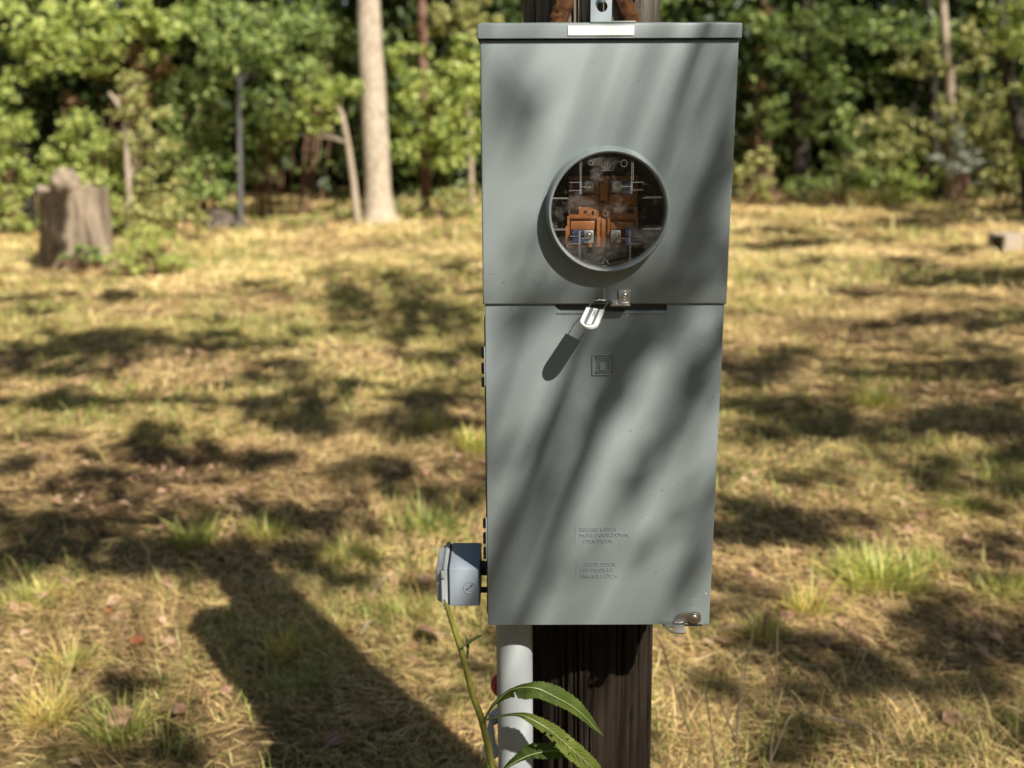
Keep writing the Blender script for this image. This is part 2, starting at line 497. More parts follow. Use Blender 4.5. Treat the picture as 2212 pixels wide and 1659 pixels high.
# upright living grass where it grows thicker
X, Y_, LN, WD = [], [], [], []
for (y0, y1, d, l, w) in ((1.7, 3.4, 5200, .055, .0026), (3.4, 5.5, 2500, .06, .0034), (5.5, 9, 1500, .060, .005), (9, 13, 420, .075, .009), (13, 19.5, 150, .10, .013)):
    x, y = scatter(y0, y1, d)
    gq = greenness(x, y)
    kp = NR.random(len(x)) < np.clip((gq - .43) * 6.0, .04, .95)
    x, y = x[kp], y[kp]
    X.append(x); Y_.append(y); LN.append(l * NR.gamma(5, .2, len(x))); WD.append(w * NR.uniform(.6, 1.3, len(x)))
X = np.concatenate(X); Y_ = np.concatenate(Y_); LN = np.concatenate(LN); WD = np.concatenate(WD)
n = len(X)
me = blades("living_grass", X, Y_, NR.uniform(0, 6.28, n), LN, NR.uniform(.3, 1.35, n), WD, np.zeros(n), M['grass'], np.clip(NR.normal(.55, .22, n), 0, 1))
tag(link("living_grass", me), "thin green and yellowing grass blades growing through the straw", "grass", kind="stuff")
# broken leaf litter lying between the blades
x, y = scatter(1.7, 7.5, 260)
n = len(x); kp = NR.random(n) < np.clip(vn(x, y, 1.6, 51) * 2.2 - .6, .05, 1); x, y = x[kp], y[kp]
C = np.stack([x, y, hgt(x, y) + NR.uniform(.004, .03, len(x))], 1)
me = leaf_mesh("leaf_litter", C, .042, M['fallen'], None, 0, 1.6, .62)
tag(link("leaf_litter", me), "small brown scraps of dead leaves strewn through the straw", "leaf litter", kind="stuff")
# rough dim grass at the lower right foot of the post
n = 9000
px = NR.uniform(1390, 2400, n); py = NR.uniform(1430, 1800, n)
P = np.array([gnd(a, b)[:] for a, b in zip(px, py)])
wgt = np.clip((py - 1420) / 160, 0, 1) * np.clip(vn(P[:, 0], P[:, 1], 3, 41) * 1.9 - .35, .05, 1)
kp = NR.random(n) < wgt
P = P[kp]; n = len(P)
me = blades("rough_grass", P[:, 0], P[:, 1], NR.uniform(0, 6.28, n), .095 * NR.gamma(5, .2, n), NR.uniform(.05, .95, n), NR.uniform(.0010, .0024, n), np.zeros(n), M['straw'], np.clip(NR.normal(.62, .24, n), 0, 1))
tag(link("rough_grass", me), "tangled pale dry grass around the foot of the wooden post", "grass", kind="stuff")

# ------------------------------------------------------------------ meter cabinet
YF = 1.53
zt = at(1317, 85, YF).z
zb = at(1293, 1353, YF).z
xl = .5 * (at(1037, 85, YF).x + at(1050, 1353, YF).x)
xr = .5 * (at(1597, 85, YF).x + at(1536, 1353, YF).x)
zs = at(1303, 657.5, YF).z
YB = 1.675
cab = thing("meter_cabinet", "tall grey metal meter cabinet with a round glass socket, fixed to the wooden post", "meter cabinet", ((xl + xr) / 2, YB, zb))
# back case: five-sided tray
b = MB()
o = .0045
x0, x1, z0, z1 = xl + o, xr - o, zb + .006, zt + .012
t = .002
b.box(x0, x1, YB - t, YB, z0, z1)
b.box(x0, x0 + t, YF + .012, YB - t, z0, z1); b.box(x1 - t, x1, YF + .012, YB - t, z0, z1)
b.box(x0 + t, x1 - t, YF + .012, YB - t, z0, z0 + t); b.box(x0 + t, x1 - t, YF + .012, YB - t, z1 - t, z1)
b.build("back_case", M['case'], cab, smooth=False)
# rain hood
hx0, hx1 = at(1031, 65, YF - .006).x, at(1604, 65, YF - .006).x
hz1, hz0 = at(1317, 50, YF - .006).z, at(1317, 82, YF - .006).z
b = MB()
b.faces([(hx0, YF - .006, hz0), (hx1, YF - .006, hz0), (hx1, YF - .006, hz1), (hx0, YF - .006, hz1),
         (hx0, YB, hz0), (hx1, YB, hz0), (hx1, YB, hz1 + .012), (hx0, YB, hz1 + .012)],
        [(0, 1, 2, 3), (1, 5, 6, 2), (2, 6, 7, 3), (3, 7, 4, 0), (4, 7, 6, 5)])
hood = b.build("rain_hood", M['paint'], cab, bevel=.0022)
# folded double edge on the right half of the hood
b = MB(); xm = at(1374, 50, YF - .006).x
b.box(at(1275, 50, YF).x, xm, YF - .0064, YB - .03, hz1 + .0005, hz1 + .0028)
b.build("hood_seam", M['paint'], hood, bevel=.0008)
b = MB()
p0, p1 = at(1227, 76.5, YF - .0075), at(1370, 55.5, YF - .0075)
b.box(p0.x, p1.x, YF - .0075, YF - .0062, p0.z, p1.z)
b.build("blank_label", M['sticker'], hood, bevel=.0003, seg=1)

def plate_with_hole(xa, xb, za, zc, cx, cz, r, yf, fl, rad=.0025, n=96):
    b = MB(); bm = b.bm
    def outer(ins, y):
        """points on the rectangle (inset by ins) in the directions of the circle's points"""
        A, Bx, C, D = xa + ins, xb - ins, za + ins, zc - ins
        pts = []
        for k in range(n):
            q = 2 * math.pi * k / n
            dx, dz = math.cos(q), math.sin(q)
            ts = []
            if dx > 1e-9: ts.append((Bx - cx) / dx)
            if dx < -1e-9: ts.append((A - cx) / dx)
            if dz > 1e-9: ts.append((D - cz) / dz)
            if dz < -1e-9: ts.append((C - cz) / dz)
            s = min(ts)
            pts.append([cx + dx * s, y, cz + dz * s])
        for (X0, Z0_) in ((A, C), (Bx, C), (Bx, D), (A, D)):
            j = min(range(n), key=lambda i: (pts[i][0] - X0) ** 2 + (pts[i][2] - Z0_) ** 2)
            pts[j] = [X0, y, Z0_]
        return [bm.verts.new(p) for p in pts]
    cir = lambda rr, y: [bm.verts.new((cx + rr * math.cos(2 * math.pi * k / n), y, cz + rr * math.sin(2 * math.pi * k / n))) for k in range(n)]
    L_ = [cir(r, yf + .004), cir(r, yf), outer(rad, yf), outer(rad * .3, yf + rad * .3), outer(0, yf + rad), outer(0, yf + fl)]
    for r0, r1 in zip(L_, L_[1:]):
        for k in range(n):
            bm.faces.new((r0[k], r0[(k + 1) % n], r1[(k + 1) % n], r1[k]))
    return b
rim = at(1315, 457.5, YF - .024)
rc = (rim.x, rim.z)
RO = 132 * mpp(457, YF - .024)
RI = 124.5 * mpp(457, YF - .024)
plate_with_hole(xl, xr, zs, hz0 - .001, rc[0], rc[1], RO - .001, YF, .03).build("upper_cover", M['paint'], cab, ang=50)
# door with a dropped lip in the middle of its top edge
yd = YF + .004
dxl, dxr = xl + .003, xr - .002
nx0, nx1 = at(1200, 668, yd).x, at(1440, 668, yd).x
zn = at(1300, 672, yd).z
zd = zs + .004
b = MB()
b.prism([(dxl, zb), (dxr, zb), (dxr, zd), (nx1, zd), (nx1, zn), (nx0 + .006, zn), (nx0, zn + .006), (nx0, zd), (dxl, zd)], yd, yd + .028)
door = b.build("door", M['paint'], cab, bevel=.0022)
b = MB(); b.box(nx0 + .001, nx1 - .001, yd - .0012, yd + .004, zn - .0042, zn - .001)
b.build("lip_fold", M['paint'], door, bevel=.0008)
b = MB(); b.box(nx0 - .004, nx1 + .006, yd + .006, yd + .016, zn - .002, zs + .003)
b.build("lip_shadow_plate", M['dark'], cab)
# ring, cover and what shows inside it
b = MB()
cy = YF
b.lathe((rc[0], cy, rc[1]), [(RO + .0045, .001), (RO + .003, -.002), (RO + .0012, -.006), (RO + .0008, -.019), (RO - .0002, -.0225), (RO - .0020, -.0242), (RI + .0012, -.0235), (RI, -.021), (RI, .002)], 96, close=True)
ring = b.build("meter_ring", M['paint'], cab, ang=60)
b = MB(); tx, tz = rc[0] + RO * .62, rc[1] - RO * .79
b.box(tx - .009, tx + .009, cy - .021, cy - .010, tz - .004, tz + .004)
yi = YF + .047                       # plane of the copper
b = MB()
b.lathe((rc[0], 0, rc[1]), [(RI + .0035, YF + .0045), (RI + .0035, YF + .075), (.0005, YF + .0755)], 64)
b.bm.faces.ensure_lookup_table()
big = [f for f in b.bm.faces if len(f.verts) > 4]
bmesh.ops.delete(b.bm, geom=big, context='FACES_ONLY')
b.build("socket_well", M['grime'], cab)
def z2(zx, zy, Y):                   # sight coordinates of the enlarged socket view
    return at((1550 + zx / 3.949) * .72, (400 + zy / 3.949) * .72, Y)
def rect(b, zx0, zy0, zx1, zy1, y, th):
    p, q = z2(zx0, zy1, y), z2(zx1, zy0, y)
    b.box(p.x, q.x, y, y + th, p.z, q.z)
def poly2(pts, y): return [(z2(a, c, y).x, z2(a, c, y).z) for a, c in pts]
b = MB()
rect(b, 610, 500, 1440, 1350, yi + .006, .004)
b.build("copper_back_plate", M['copper'], cab, bevel=.0006)
for sgn, pts in ((1, [(598, 985), (640, 962), (735, 962), (735, 872), (975, 872), (975, 1012), (630, 1012), (630, 1350), (590, 1350), (590, 1300), (578, 1300), (578, 1100), (598, 1100)]),
                 (-1, [(1085, 872), (1440, 872), (1440, 1350), (1405, 1350), (1405, 1020), (1110, 1020), (1110, 1350), (1075, 1350), (1075, 1000)])):
    MB().prism(poly2(pts, yi), yi, yi + .006).build("copper_plate", M['copper'], cab, bevel=.0007)
b = MB(); rect(b, 945, 1000, 1000, 1350, yi - .004, .010); rect(b, 1000, 1010, 1075, 1350, yi + .004, .002)
b.build("copper_spine", M['copper'], cab, bevel=.0008)
b = MB(); rect(b, 640, 730, 970, 850, yi - .001, .007); rect(b, 985, 500, 1090, 800, yi - .003, .008); rect(b, 1100, 720, 1420, 850, yi - .001, .007)
b.build("copper_upper_plate", M['copper'], cab, bevel=.0008)
b = MB(); rect(b, 640, 1040, 935, 1145, yi + .001, .005); b.build("copper_pressed_panel", M['copper'], cab, bevel=.001)
b = MB(); rect(b, 1115, 1045, 1395, 1140, yi + .001, .005); b.build("copper_pressed_panel", M['copper'], cab, bevel=.001)
for (a, c, e, f) in ((625, 905, 725, 955), (893, 920, 920, 965), (1115, 890, 1148, 965), (1310, 895, 1395, 950), (985, 795, 1045, 825)):
    b = MB(); rect(b, a, c, e, f, yi - .0012, .001); b.build("slot", M['black'], cab, bevel=.0004, seg=1)
p = z2(815, 928, yi); b = MB(); b.lathe((p.x, yi - .0012, p.z), [(.0005, 0), (.0019, 0), (.0019, .001)], 20); b.build("screw_hole", M['black'], cab)
# four jaws, each with its bolt
for (jx0, jy0, jx1, jy1, bx0, by0, bx1, by1, cx_, cy_) in ((675, 560, 800, 735, 800, 560, 915, 700, 862, 622), (1255, 570, 1400, 715, 1130, 560, 1252, 700, 1190, 622),
                                                      (660, 1150, 805, 1315, 795, 1150, 912, 1300, 852, 1212), (1280, 1135, 1432, 1330, 1115, 1150, 1235, 1290, 1185, 1215)):
    b = MB(); ym = yi - .012
    rect(b, jx0, jy0, jx1, jy0 + (jy1 - jy0) * .42, ym, .018); rect(b, jx0, jy0 + (jy1 - jy0) * .55, jx1, jy1, ym + .002, .016)
    jaw = b.build("jaw", M['blue'], cab, bevel=.0008)
    b = MB(); rect(b, bx0, by0, bx1, by1, yi - .008, .006); b.build("terminal_plate", M['galv'], jaw, bevel=.0008)
    p = z2(cx_, cy_, yi - .008); b = MB()
    b.lathe((p.x, yi - .008, p.z), [(.0062, 0), (.0062, -.0012), (.0038, -.0014), (.0034, -.005), (.0022, -.006), (.0004, -.006)], 24)
    b.build("bolt", M['zinc'], jaw)
# clear cover: a disc just behind the rim, with moulded ribs and marks
yc = YF - .017
b = MB()
b.lathe((rc[0], yc, rc[1]), [(.0004, .0), (RI - .0003, .0)], 72)
bmesh.ops.delete(b.bm, geom=[f for f in b.bm.faces if len(f.verts) > 4], context='FACES_ONLY')
glass = b.build("clear_cover", M['clear'], cab)
ribs = [((752, 315), (752, 555)), ((768, 315), (764, 555)), ((1367, 310), (1362, 560)), ((1383, 310), (1380, 560)),
        ((385, 765), (600, 765)), ((385, 775), (625, 775)), ((1520, 753), (1725, 750)), ((1490, 767), (1720, 765)),
        ((390, 1134), (590, 1134)), ((400, 1146), (600, 1146)), ((1510, 1128), (1715, 1126)), ((1480, 1139), (1720, 1139)),
        ((738, 1330), (735, 1580)), ((752, 1330), (752, 1590)), ((1340, 1330), (1333, 1590)), ((1352, 1330), (1346, 1590)),
        ((627, 582), (745, 582)), ((620, 680), (745, 675)), ((770, 632), (885, 640)), ((1375, 580), (1500, 580)), ((1375, 672), (1500, 668)), ((1240, 632), (1355, 627)),
        ((630, 1222), (740, 1222)), ((625, 1312), (735, 1308)), ((770, 1240), (890, 1240)), ((1360, 1222), (1480, 1218)), ((1355, 1310), (1475, 1305)), ((1225, 1245), (1335, 1245))]
for (a, c) in ribs:
    b = MB(); b.tube([z2(*a, yc - .001), z2(*c, yc - .001)], .00042, 6); b.build("moulded_rib", M['rib'], glass)
for (xx, ya, ybb) in ((760, 560, 725), (1365, 570, 720), (748, 1160, 1330), (1343, 1150, 1320)):
    b = MB(); p, q = z2(xx - 13, ybb, yc), z2(xx + 13, ya, yc); b.box(p.x, q.x, yc + .001, yc + .010, p.z, q.z); b.build("jaw_guide", M['rib'], glass, bevel=.0008)
for (a, c, r) in ((880, 352, 26), (1273, 355, 40), (412, 1078, 22), (812, 1560, 55), (1290, 1560, 34), (1055, 950, 34)):
    p = z2(a, c, yc - .001); q = [p + Vector((math.cos(k * math.pi / 12), 0, math.sin(k * math.pi / 12))) * r * .000112 for k in range(25)]
    b = MB(); b.tube(q, .00035, 5, cap=False); b.build("moulded_circle", M['rib'], glass)
# maker's roundel at the top and the recycling triangle at the bottom
b = MB()
p = z2(1060, 370, yc - .001)
b.tube([p + Vector((math.cos(q), 0, math.sin(q))) * .0062 for q in [math.pi * (1 + k / 12) for k in range(13)]], .00035, 5)
for dx in (-.002, 0, .002): b.tube([p + Vector((dx, 0, .003)), p + Vector((dx, 0, -.005))], .0003, 5)
b.tube([p + Vector((-.006, 0, -.008)), p + Vector((.006, 0, -.008))], .00035, 5)
b.build("moulded_emblem", M['rib'], glass)
b = MB(); p = z2(1050, 1540, yc - .001)
for k in range(3):
    a0, a1 = math.pi / 2 + k * 2.0944, math.pi / 2 + (k + 1) * 2.0944
    v0 = Vector((math.cos(a0), 0, math.sin(a0))) * .0072; v1 = Vector((math.cos(a1), 0, math.sin(a1))) * .0072
    b.tube([p + v0.lerp(v1, .12), p + v0.lerp(v1, .70)], .0006, 5)
    d = (v1 - v0).normalized(); s_ = Vector((-d.z, 0, d.x))
    b.tube([p + v0.lerp(v1, .70) - d * .0016 + s_ * .0018, p + v0.lerp(v1, .72), p + v0.lerp(v1, .70) - d * .0016 - s_ * .0018], .0004, 5)
b.build("recycling_mark", M['rib'], glass)

def lettering(name, text, size, loc, m, parent, ext=.0006, sx=.8, rotz=0, roty=0, space=1.0, bev=.0002, mtx=None):
    cu = bpy.data.curves.new(name, 'FONT')
    cu.body = text; cu.size = size; cu.extrude = ext; cu.bevel_depth = bev; cu.space_character = space
    cu.resolution_u = 2
    tmp = bpy.data.objects.new(name, cu)
    COL.objects.link(tmp)
    dg = bpy.context.evaluated_depsgraph_get()
    me = bpy.data.meshes.new_from_object(tmp.evaluated_get(dg))
    bpy.data.objects.remove(tmp)
    if mtx is None:
        mtx = Matrix.Translation(loc) @ Matrix.Rotation(R(90), 4, 'X') @ Matrix.Diagonal((sx, 1, 1, 1))
    me.transform(mtx)
    me.materials.clear(); me.materials.append(m)
    me.name = name
    return link(name, me, parent)
lettering("moulded_lettering", "UM", .0042, z2(950, 1305, yc - .0012), M['rib'], glass, .0002, bev=0)
lettering("moulded_lettering", "RAT.", .0048, z2(925, 1345, yc - .0012), M['rib'], glass, .0002, bev=0)
# knock-out circle pressed in the cover left of the ring
p = at(1166, 598, YF)
b = MB(); b.tube([Vector((p.x + .0105 * math.cos(q), YF - .0001, p.z + .0105 * math.sin(q))) for q in [2 * math.pi * k / 40 for k in range(9, 44)]], .0005, 6)
b.build("knockout", M['paint'], cab)
# embossed square emblem with the letter D
def frame(b, cx, cz, half, w, y, h):
    for (xa, xb, za, zc) in ((-half, half, half - w, half), (-half, half, -half, -half + w), (-half, -half + w, -half + w, half - w), (half - w, half, -half + w, half - w)):
        b.box(cx + xa, cx + xb, y - h, y + .0004, cz + za, cz + zc)
ec = at(1302, 788, yd); u = mpp(788, yd)
b = MB(); frame(b, ec.x, ec.z, 23.5 * u, 3.2 * u, yd, .0018)
em = b.build("embossed_emblem", M['paint'], door, bevel=.0004)
b = MB()
D_out = [(-14, 16), (9, 16), (14.5, 11.5), (14.5, -12), (9.5, -16), (-14, -16), (-14, -12.5), (-10.5, -12.5), (-10.5, 12.5), (-14, 12.5)]
D_in = [(-6, 11.5), (8, 11.5), (9.8, 9.5), (9.8, -10), (7.5, -11.5), (-6, -11.5)]
def strip(b, pts, w, y, h, closed=True):
    n = len(pts)
    for i in range(n if closed else n - 1):
        a, c = Vector(pts[i]), Vector(pts[(i + 1) % n])
        d = (c - a).normalized() * w * .5; s_ = Vector((-d.y, d.x))
        q = [a - d + s_, c + d + s_, c + d - s_, a - d - s_]
        hh = h - .00003 * (i % 3)
        b.prism([(ec.x + v.x * u, ec.z + v.y * u) for v in q], y - hh, y + .0003)
strip(b, D_out, 1.9, yd, .0018); strip(b, D_in, 1.7, yd, .0018)
b.build("embossed_letter", M['paint'], em, smooth=False)
# embossed instructions
yl = yd - .0001
for (txt, px_, py_) in (("RELEASE LATCH", 1252, 1147), ("MOVE DOOR DOWN", 1252, 1159.5), ("OPEN DOOR", 1259, 1172.5),
                        ("CLOSE DOOR", 1262, 1222.5), ("LIFT DOOR UP", 1253, 1235), ("ENGAGE LATCH", 1253, 1248)):
    lettering("embossed_lettering", txt, 12.4 * mpp(1180, yd), at(px_, py_, yl), M['paint'], door, .0009, .86, space=1.04, bev=0)
for pts in ([(1243.5, 1139), (1243.5, 1171)], [(1236.5, 1163), (1242.5, 1171.5)], [(1245, 1248), (1245.5, 1216)], [(1245.5, 1214), (1252, 1223)]):
    b = MB(); b.tube([at(a, c, yl) for a, c in pts], .0006, 6); b.build("embossed_arrow", M['paint'], door)
# hinges on the left edge: three knuckles and a pale pin strip each
for (ya, yb_, ks) in ((750, 835, ((750, 772), (784, 806), (816, 834))), (1120, 1210, ((1120, 1138), (1150, 1172), (1182, 1205)))):
    b = MB()
    p, q = at(1044, yb_, yd), at(1044, ya, yd)
    b.box(dxl - .0022, dxl - .0002, yd + .001, yd + .006, p.z, q.z)
    hg = b.build("hinge", M['paint'], cab, bevel=.0005)
    for (k0, k1) in ks:
        p, q = at(1040, k1, yd + .02), at(1040, k0, yd + .02)
        b = MB(); b.tube([(dxl - .0030, yd + .018, p.z), (dxl - .0030, yd + .018, q.z)], .0040, 12); b.build("knuckle", M['dark'], hg)
b = MB(); p, q = at(1046, 1330, yd), at(1046, 690, yd)
b.box(dxl - .0016, dxl - .0004, yd + .009, yd + .03, p.z, q.z); b.build("side_flange", M['dark'], cab)
# upper hasp: bracket with a screw, eyelet bar
b = MB(); yb2 = YF - .0022
def bx(b, xa, ya, xb, yb__, y0, y1):
    p, q = at(xa, yb__, y0), at(xb, ya, y0); b.box(p.x, q.x, y0, y1, p.z, q.z)
bx(b, 1336, 625.5, 1362, 662, YF - .004, YF - .0005); bx(b, 1321, 648, 1335.7, 659, YF - .0042, YF - .0005)
bx(b, 1319, 658, 1362, 662, YF - .016, YF - .0041)
hasp = b.build("hasp_bracket", M['zinc'], cab, bevel=.0007)
p = at(1349, 638, YF - .004); b = MB()
b.lathe((p.x, YF - .004, p.z), [(.0066, 0), (.0066, -.001), (.0052, -.0016), (.0036, -.0015), (.0034, -.0042), (.0022, -.0050), (.0010, -.0040), (.0003, -.0040)], 28); b.build("screw", M['zinc'], hasp)
b = MB(); bx(b, 1283, 650, 1320.5, 655, YF - .012, YF - .008); b.build("hasp_tongue", M['dark'], cab, bevel=.001)
# lower latch
def p3(zx, zy, y):                  # sight coordinates of the enlarged latch view
    return at((1960 + zx / 10.055) * .72, (1780 + zy / 10.055) * .72, y)
yl2 = yd - .004
lat = [(780, 640), (850, 610), (1280, 545), (1350, 545), (1410, 600), (1445, 700), (1435, 830), (1380, 900), (1290, 920), (1160, 915), (1095, 880), (1085, 845), (900, 890), (640, 900), (600, 890)]
b = MB(); b.prism([(p3(a, c, yl2).x, p3(a, c, yl2).z) for a, c in lat], yl2, yl2 + .0018)
latch = b.build("latch", M['zinc'], cab, bevel=.0005)
p = p3(1237, 738, yl2); b = MB()
b.lathe((p.x, yl2, p.z), [(.0078, 0), (.0074, -.0007), (.0048, -.0008), (.0046, -.0028), (.003, -.0036), (.0004, -.0037)], 28); b.build("rivet", M['zinc'], latch)
# tab bent forward with a round eye
b = MB(); bm = b.bm
zt_ = p3(700, 930, yl2).z
pts = [(p3(320, 925, yl2).x, yl2 + .002), (p3(370, 1000, yl2).x, yl2 - .014), (p3(480, 1100, yl2).x, yl2 - .022), (p3(850, 1140, yl2).x, yl2 - .024), (p3(940, 1050, yl2).x, yl2 - .016), (p3(910, 935, yl2).x, yl2 + .002)]
hc = Vector((p3(525, 1035, yl2).x, yl2 - .0115)); hr = .0052; n = 30
out = []
per = pts + [pts[0]]
ln = [0]
for i in range(len(pts)): ln.append(ln[-1] + (Vector(per[i + 1]) - Vector(per[i])).length)
for k in range(n):
    s_ = ln[-1] * k / n
    i = max(j for j in range(len(pts)) if ln[j] <= s_ + 1e-9)
    f = (s_ - ln[i]) / (ln[i + 1] - ln[i]); out.append(Vector(per[i]).lerp(Vector(per[i + 1]), f))
a0 = math.atan2(out[0].y - hc.y, out[0].x - hc.x)
angs = [math.atan2(v.y - hc.y, v.x - hc.x) for v in out]
zz = lambda yy, dz: zt_ - (yl2 - yy) * .12 + dz
top_o = [bm.verts.new((v.x, v.y, zz(v.y, 0))) for v in out]; bot_o = [bm.verts.new((v.x, v.y, zz(v.y, -.0018))) for v in out]
inn = [Vector((hc.x + hr * math.cos(a), hc.y + hr * math.sin(a))) for a in angs]
top_i = [bm.verts.new((v.x, v.y, zz(v.y, 0))) for v in inn]; bot_i = [bm.verts.new((v.x, v.y, zz(v.y, -.0018))) for v in inn]
for k in range(n):
    j = (k + 1) % n
    for q in ((top_o[k], top_o[j], top_i[j], top_i[k]), (bot_o[k], bot_i[k], bot_i[j], bot_o[j]), (top_o[k], bot_o[k], bot_o[j], top_o[j]), (top_i[k], top_i[j], bot_i[j], bot_i[k])):
        bm.faces.new(q)
b.build("latch_eye", M['zinc'], latch, smooth=False)
b = MB(); bx(b, 1432, 1349, 1516, 1353, yd - .0012, yd - .0004); b.build("latch_slot", M['black'], cab)
# two pale chips in the paint
for (a, c, r) in ((1355, 680, .0011), (2112 * .4 + 680, 1282, .0009)):
    p = at(a, c, yd); b = MB(); b.lathe((p.x, yd, p.z), [(r, 0), (r * .7, -.0004), (.0001, -.0005)], 10); b.build("paint_chip", M['sticker'], door)

# pale arcs rubbed into the paint by the latch
for rr_, a0_, a1_ in ((565, 62, 122), (430, 70, 118)):
    b = MB(); b.tube([p3(1237 + rr_ * math.cos(R(a)), 738 - rr_ * math.sin(R(a)), yd) + Vector((0, -.0001, 0)) for a in range(a0_, a1_, 5)], .00022, 4); b.build("rub_mark", M['zinc'], door)
# ------------------------------------------------------------------ wire seal hanging from the hasp
seal = thing("wire_seal", "small white plastic seal tag hanging on a wire loop from the cabinet hasp", "seal", at(1290, 652, YF - .012))
dirp = (at(1271, 706, YF - .085) - at(1286, 668, YF - .040))
c0, c1 = at(1286, 669, YF - .040), at(1269, 708, YF - .082)
ax = (c1 - c0).normalized(); ln_ = (c1 - c0).length
sx = Vector((1, 0, 0)); sx = (sx - ax * sx.dot(ax)).normalized(); nn = ax.cross(sx).normalized()
if nn.y > 0: nn = -nn
hw = 20 * mpp(690, YF - .05)
def tagpt(uu, vv, h=0): return c0 + sx * uu + ax * vv + nn * h
outl = [(-hw, 0), (hw, 0), (hw * 1.02, ln_ - hw)] + [(hw * math.cos(q), ln_ - hw + hw * math.sin(q)) for q in [math.pi * k / 12 for k in range(1, 12)]] + [(-hw * 1.02, ln_ - hw)]
b = MB(); vs = [tagpt(a, c, -.0025) for a, c in outl] + [tagpt(a, c, .0025) for a, c in outl]; n = len(outl)
b.faces(vs, [tuple(range(n))[::-1], tuple(range(n, 2 * n))] + [(k, (k + 1) % n, n + (k + 1) % n, n + k) for k in range(n)])
tg = b.build("seal_tag", M['tag'], seal, bevel=.0006)
b = MB(); iw = hw * .55
il = [(-iw, .0012), (iw, .0012), (iw, ln_ - hw * .55), (iw * .3, ln_ - hw * .16), (-iw * .6, ln_ - hw * .22), (-iw, ln_ - hw * .5)]
vs = [tagpt(a, c, .0024) for a, c in il] + [tagpt(a, c, .0029) for a, c in il]; n = len(il)
b.faces(vs, [tuple(range(n))[::-1], tuple(range(n, 2 * n))] + [(k, (k + 1) % n, n + (k + 1) % n, n + k) for k in range(n)])
ins = b.build("dark_insert", M['tagdark'], tg)
b = MB(); il = [(-iw * .25, .002), (iw * .55, .002), (iw * .5, ln_ - hw * .4), (-iw * .3, ln_ - hw * .3)]
vs = [tagpt(a, c, .0029) for a, c in il] + [tagpt(a, c, .0034) for a, c in il]; n = 4
b.faces(vs, [(3, 2, 1, 0), (4, 5, 6, 7)] + [(k, (k + 1) % n, n + (k + 1) % n, n + k) for k in range(n)])
b.build("seal_strip", M['tag'], tg)
mt = Matrix.Translation(tagpt(-iw * .05, .007, .0035)) @ Matrix((ax, sx, nn)).transposed().to_4x4()
lettering("seal_lettering", "NAEG", .0062, None, M['tagdark'], tg, .00015, bev=0, mtx=mt)
b = MB()
w1, w2 = tagpt(-hw * .72, .001), tagpt(hw * .75, .001)
b.tube([w1, at(1276, 655, YF - .030), at(1283, 649, YF - .022), at(1297, 648, YF - .018), at(1309, 649, YF - .018), at(1312, 654, YF - .024), w2], .00075, 7)
b.build("wire_loop", M['steelwire'], seal)
b = MB()
b.tube([at(1305, 656, YF - .011), at(1304.5, 640, YF - .012), at(1306, 621, YF - .015)], .0008, 7)
b.tube([at(1309, 655, YF - .011), at(1307, 640, YF - .011), at(1306, 622, YF - .015)], .0006, 7)
b.build("wire_pin", M['steelwire'], seal)

# ------------------------------------------------------------------ wooden post
PY = 1.79
ptop, pbot = at(1278, 20, PY), at(1275, 1500, PY)
lean = (ptop.x - pbot.x) / (ptop.z - pbot.z)
def pole_x(z): return pbot.x + (z - pbot.z) * lean
PR = .110
post = thing("wooden_post", "weathered dark brown wooden utility post standing behind the meter cabinet", "post", (pole_x(0), PY, 0))
b = MB(); bm = b.bm
na, nz = 200, 90
ztop = 2.0
rings = []
for j in range(nz + 1):
    z = -.15 + (ztop + .15) * j / nz
    ring = []
    for k in range(na):
        q = 2 * math.pi * k / na
        cx, cy_ = math.cos(q), math.sin(q)
        f = noise.noise((cx * 9, cy_ * 9, z * .55)) ; f2 = noise.noise((cx * 26, cy_ * 26, z * 1.1 + 7)); f3 = noise.noise((cx * 3, cy_ * 3, z * .25 + 3))
        cr = max(0, 1 - abs(f) * 7) * .010 + max(0, 1 - abs(f2) * 6) * .0045
        rr = PR + .004 * f3 + .0012 * f2 - cr
        ring.append(bm.verts.new((pole_x(z) + rr * cx, PY + rr * cy_, z)))
    rings.append(ring)
for r0, r1 in zip(rings, rings[1:]):
    for k in range(na): bm.faces.new((r0[k], r0[(k + 1) % na], r1[(k + 1) % na], r1[k]))
bm.faces.new(rings[-1])
b.build("shaft", M['pole'], post, ang=80)
def rough_strip(pts, w, th, name, m, parent, seed):
    b = MB(); bm = b.bm
    rows = []
    n = 26
    for i in range(n):
        s_ = i / (n - 1) * (len(pts) - 1); k = min(int(s_), len(pts) - 2)
        p = Vector(pts[k]).lerp(Vector(pts[k + 1]), s_ - k)
        wid = w * (1 + .22 * noise.noise((seed, i * .35, 0)))
        row = []
        for a in range(9):
            q = math.pi * a / 8
            h = th * math.sin(q) * (1 + .5 * noise.noise((seed, i * .5, a * .7))) + .002 * noise.noise((i * 1.3, a * 1.7, seed))
            row.append(bm.verts.new((p.x - math.cos(q) * wid * .5, p.y - h, p.z + .003 * noise.noise((a, i, seed)))))
        rows.append(row)
    for r0, r1 in zip(rows, rows[1:]):
        for a in range(8): bm.faces.new((r0[a], r0[a + 1], r1[a + 1], r1[a]))
    return b.build(name, m, parent, ang=70)
yq = PY - PR - .001
rough_strip([at(1206, 70, yq), at(1208, 40, yq), at(1218, 12, yq), at(1225, -60, yq), at(1222, -160, yq)], .030, .010, "rusty_bark_ridge", M['rust'], post, 2.3)
rough_strip([at(1368, 70, yq), at(1365, 45, yq), at(1352, 15, yq), at(1335, -25, yq), at(1320, -110, yq)], .028, .009, "rusty_bark_ridge", M['rust'], post, 8.1)
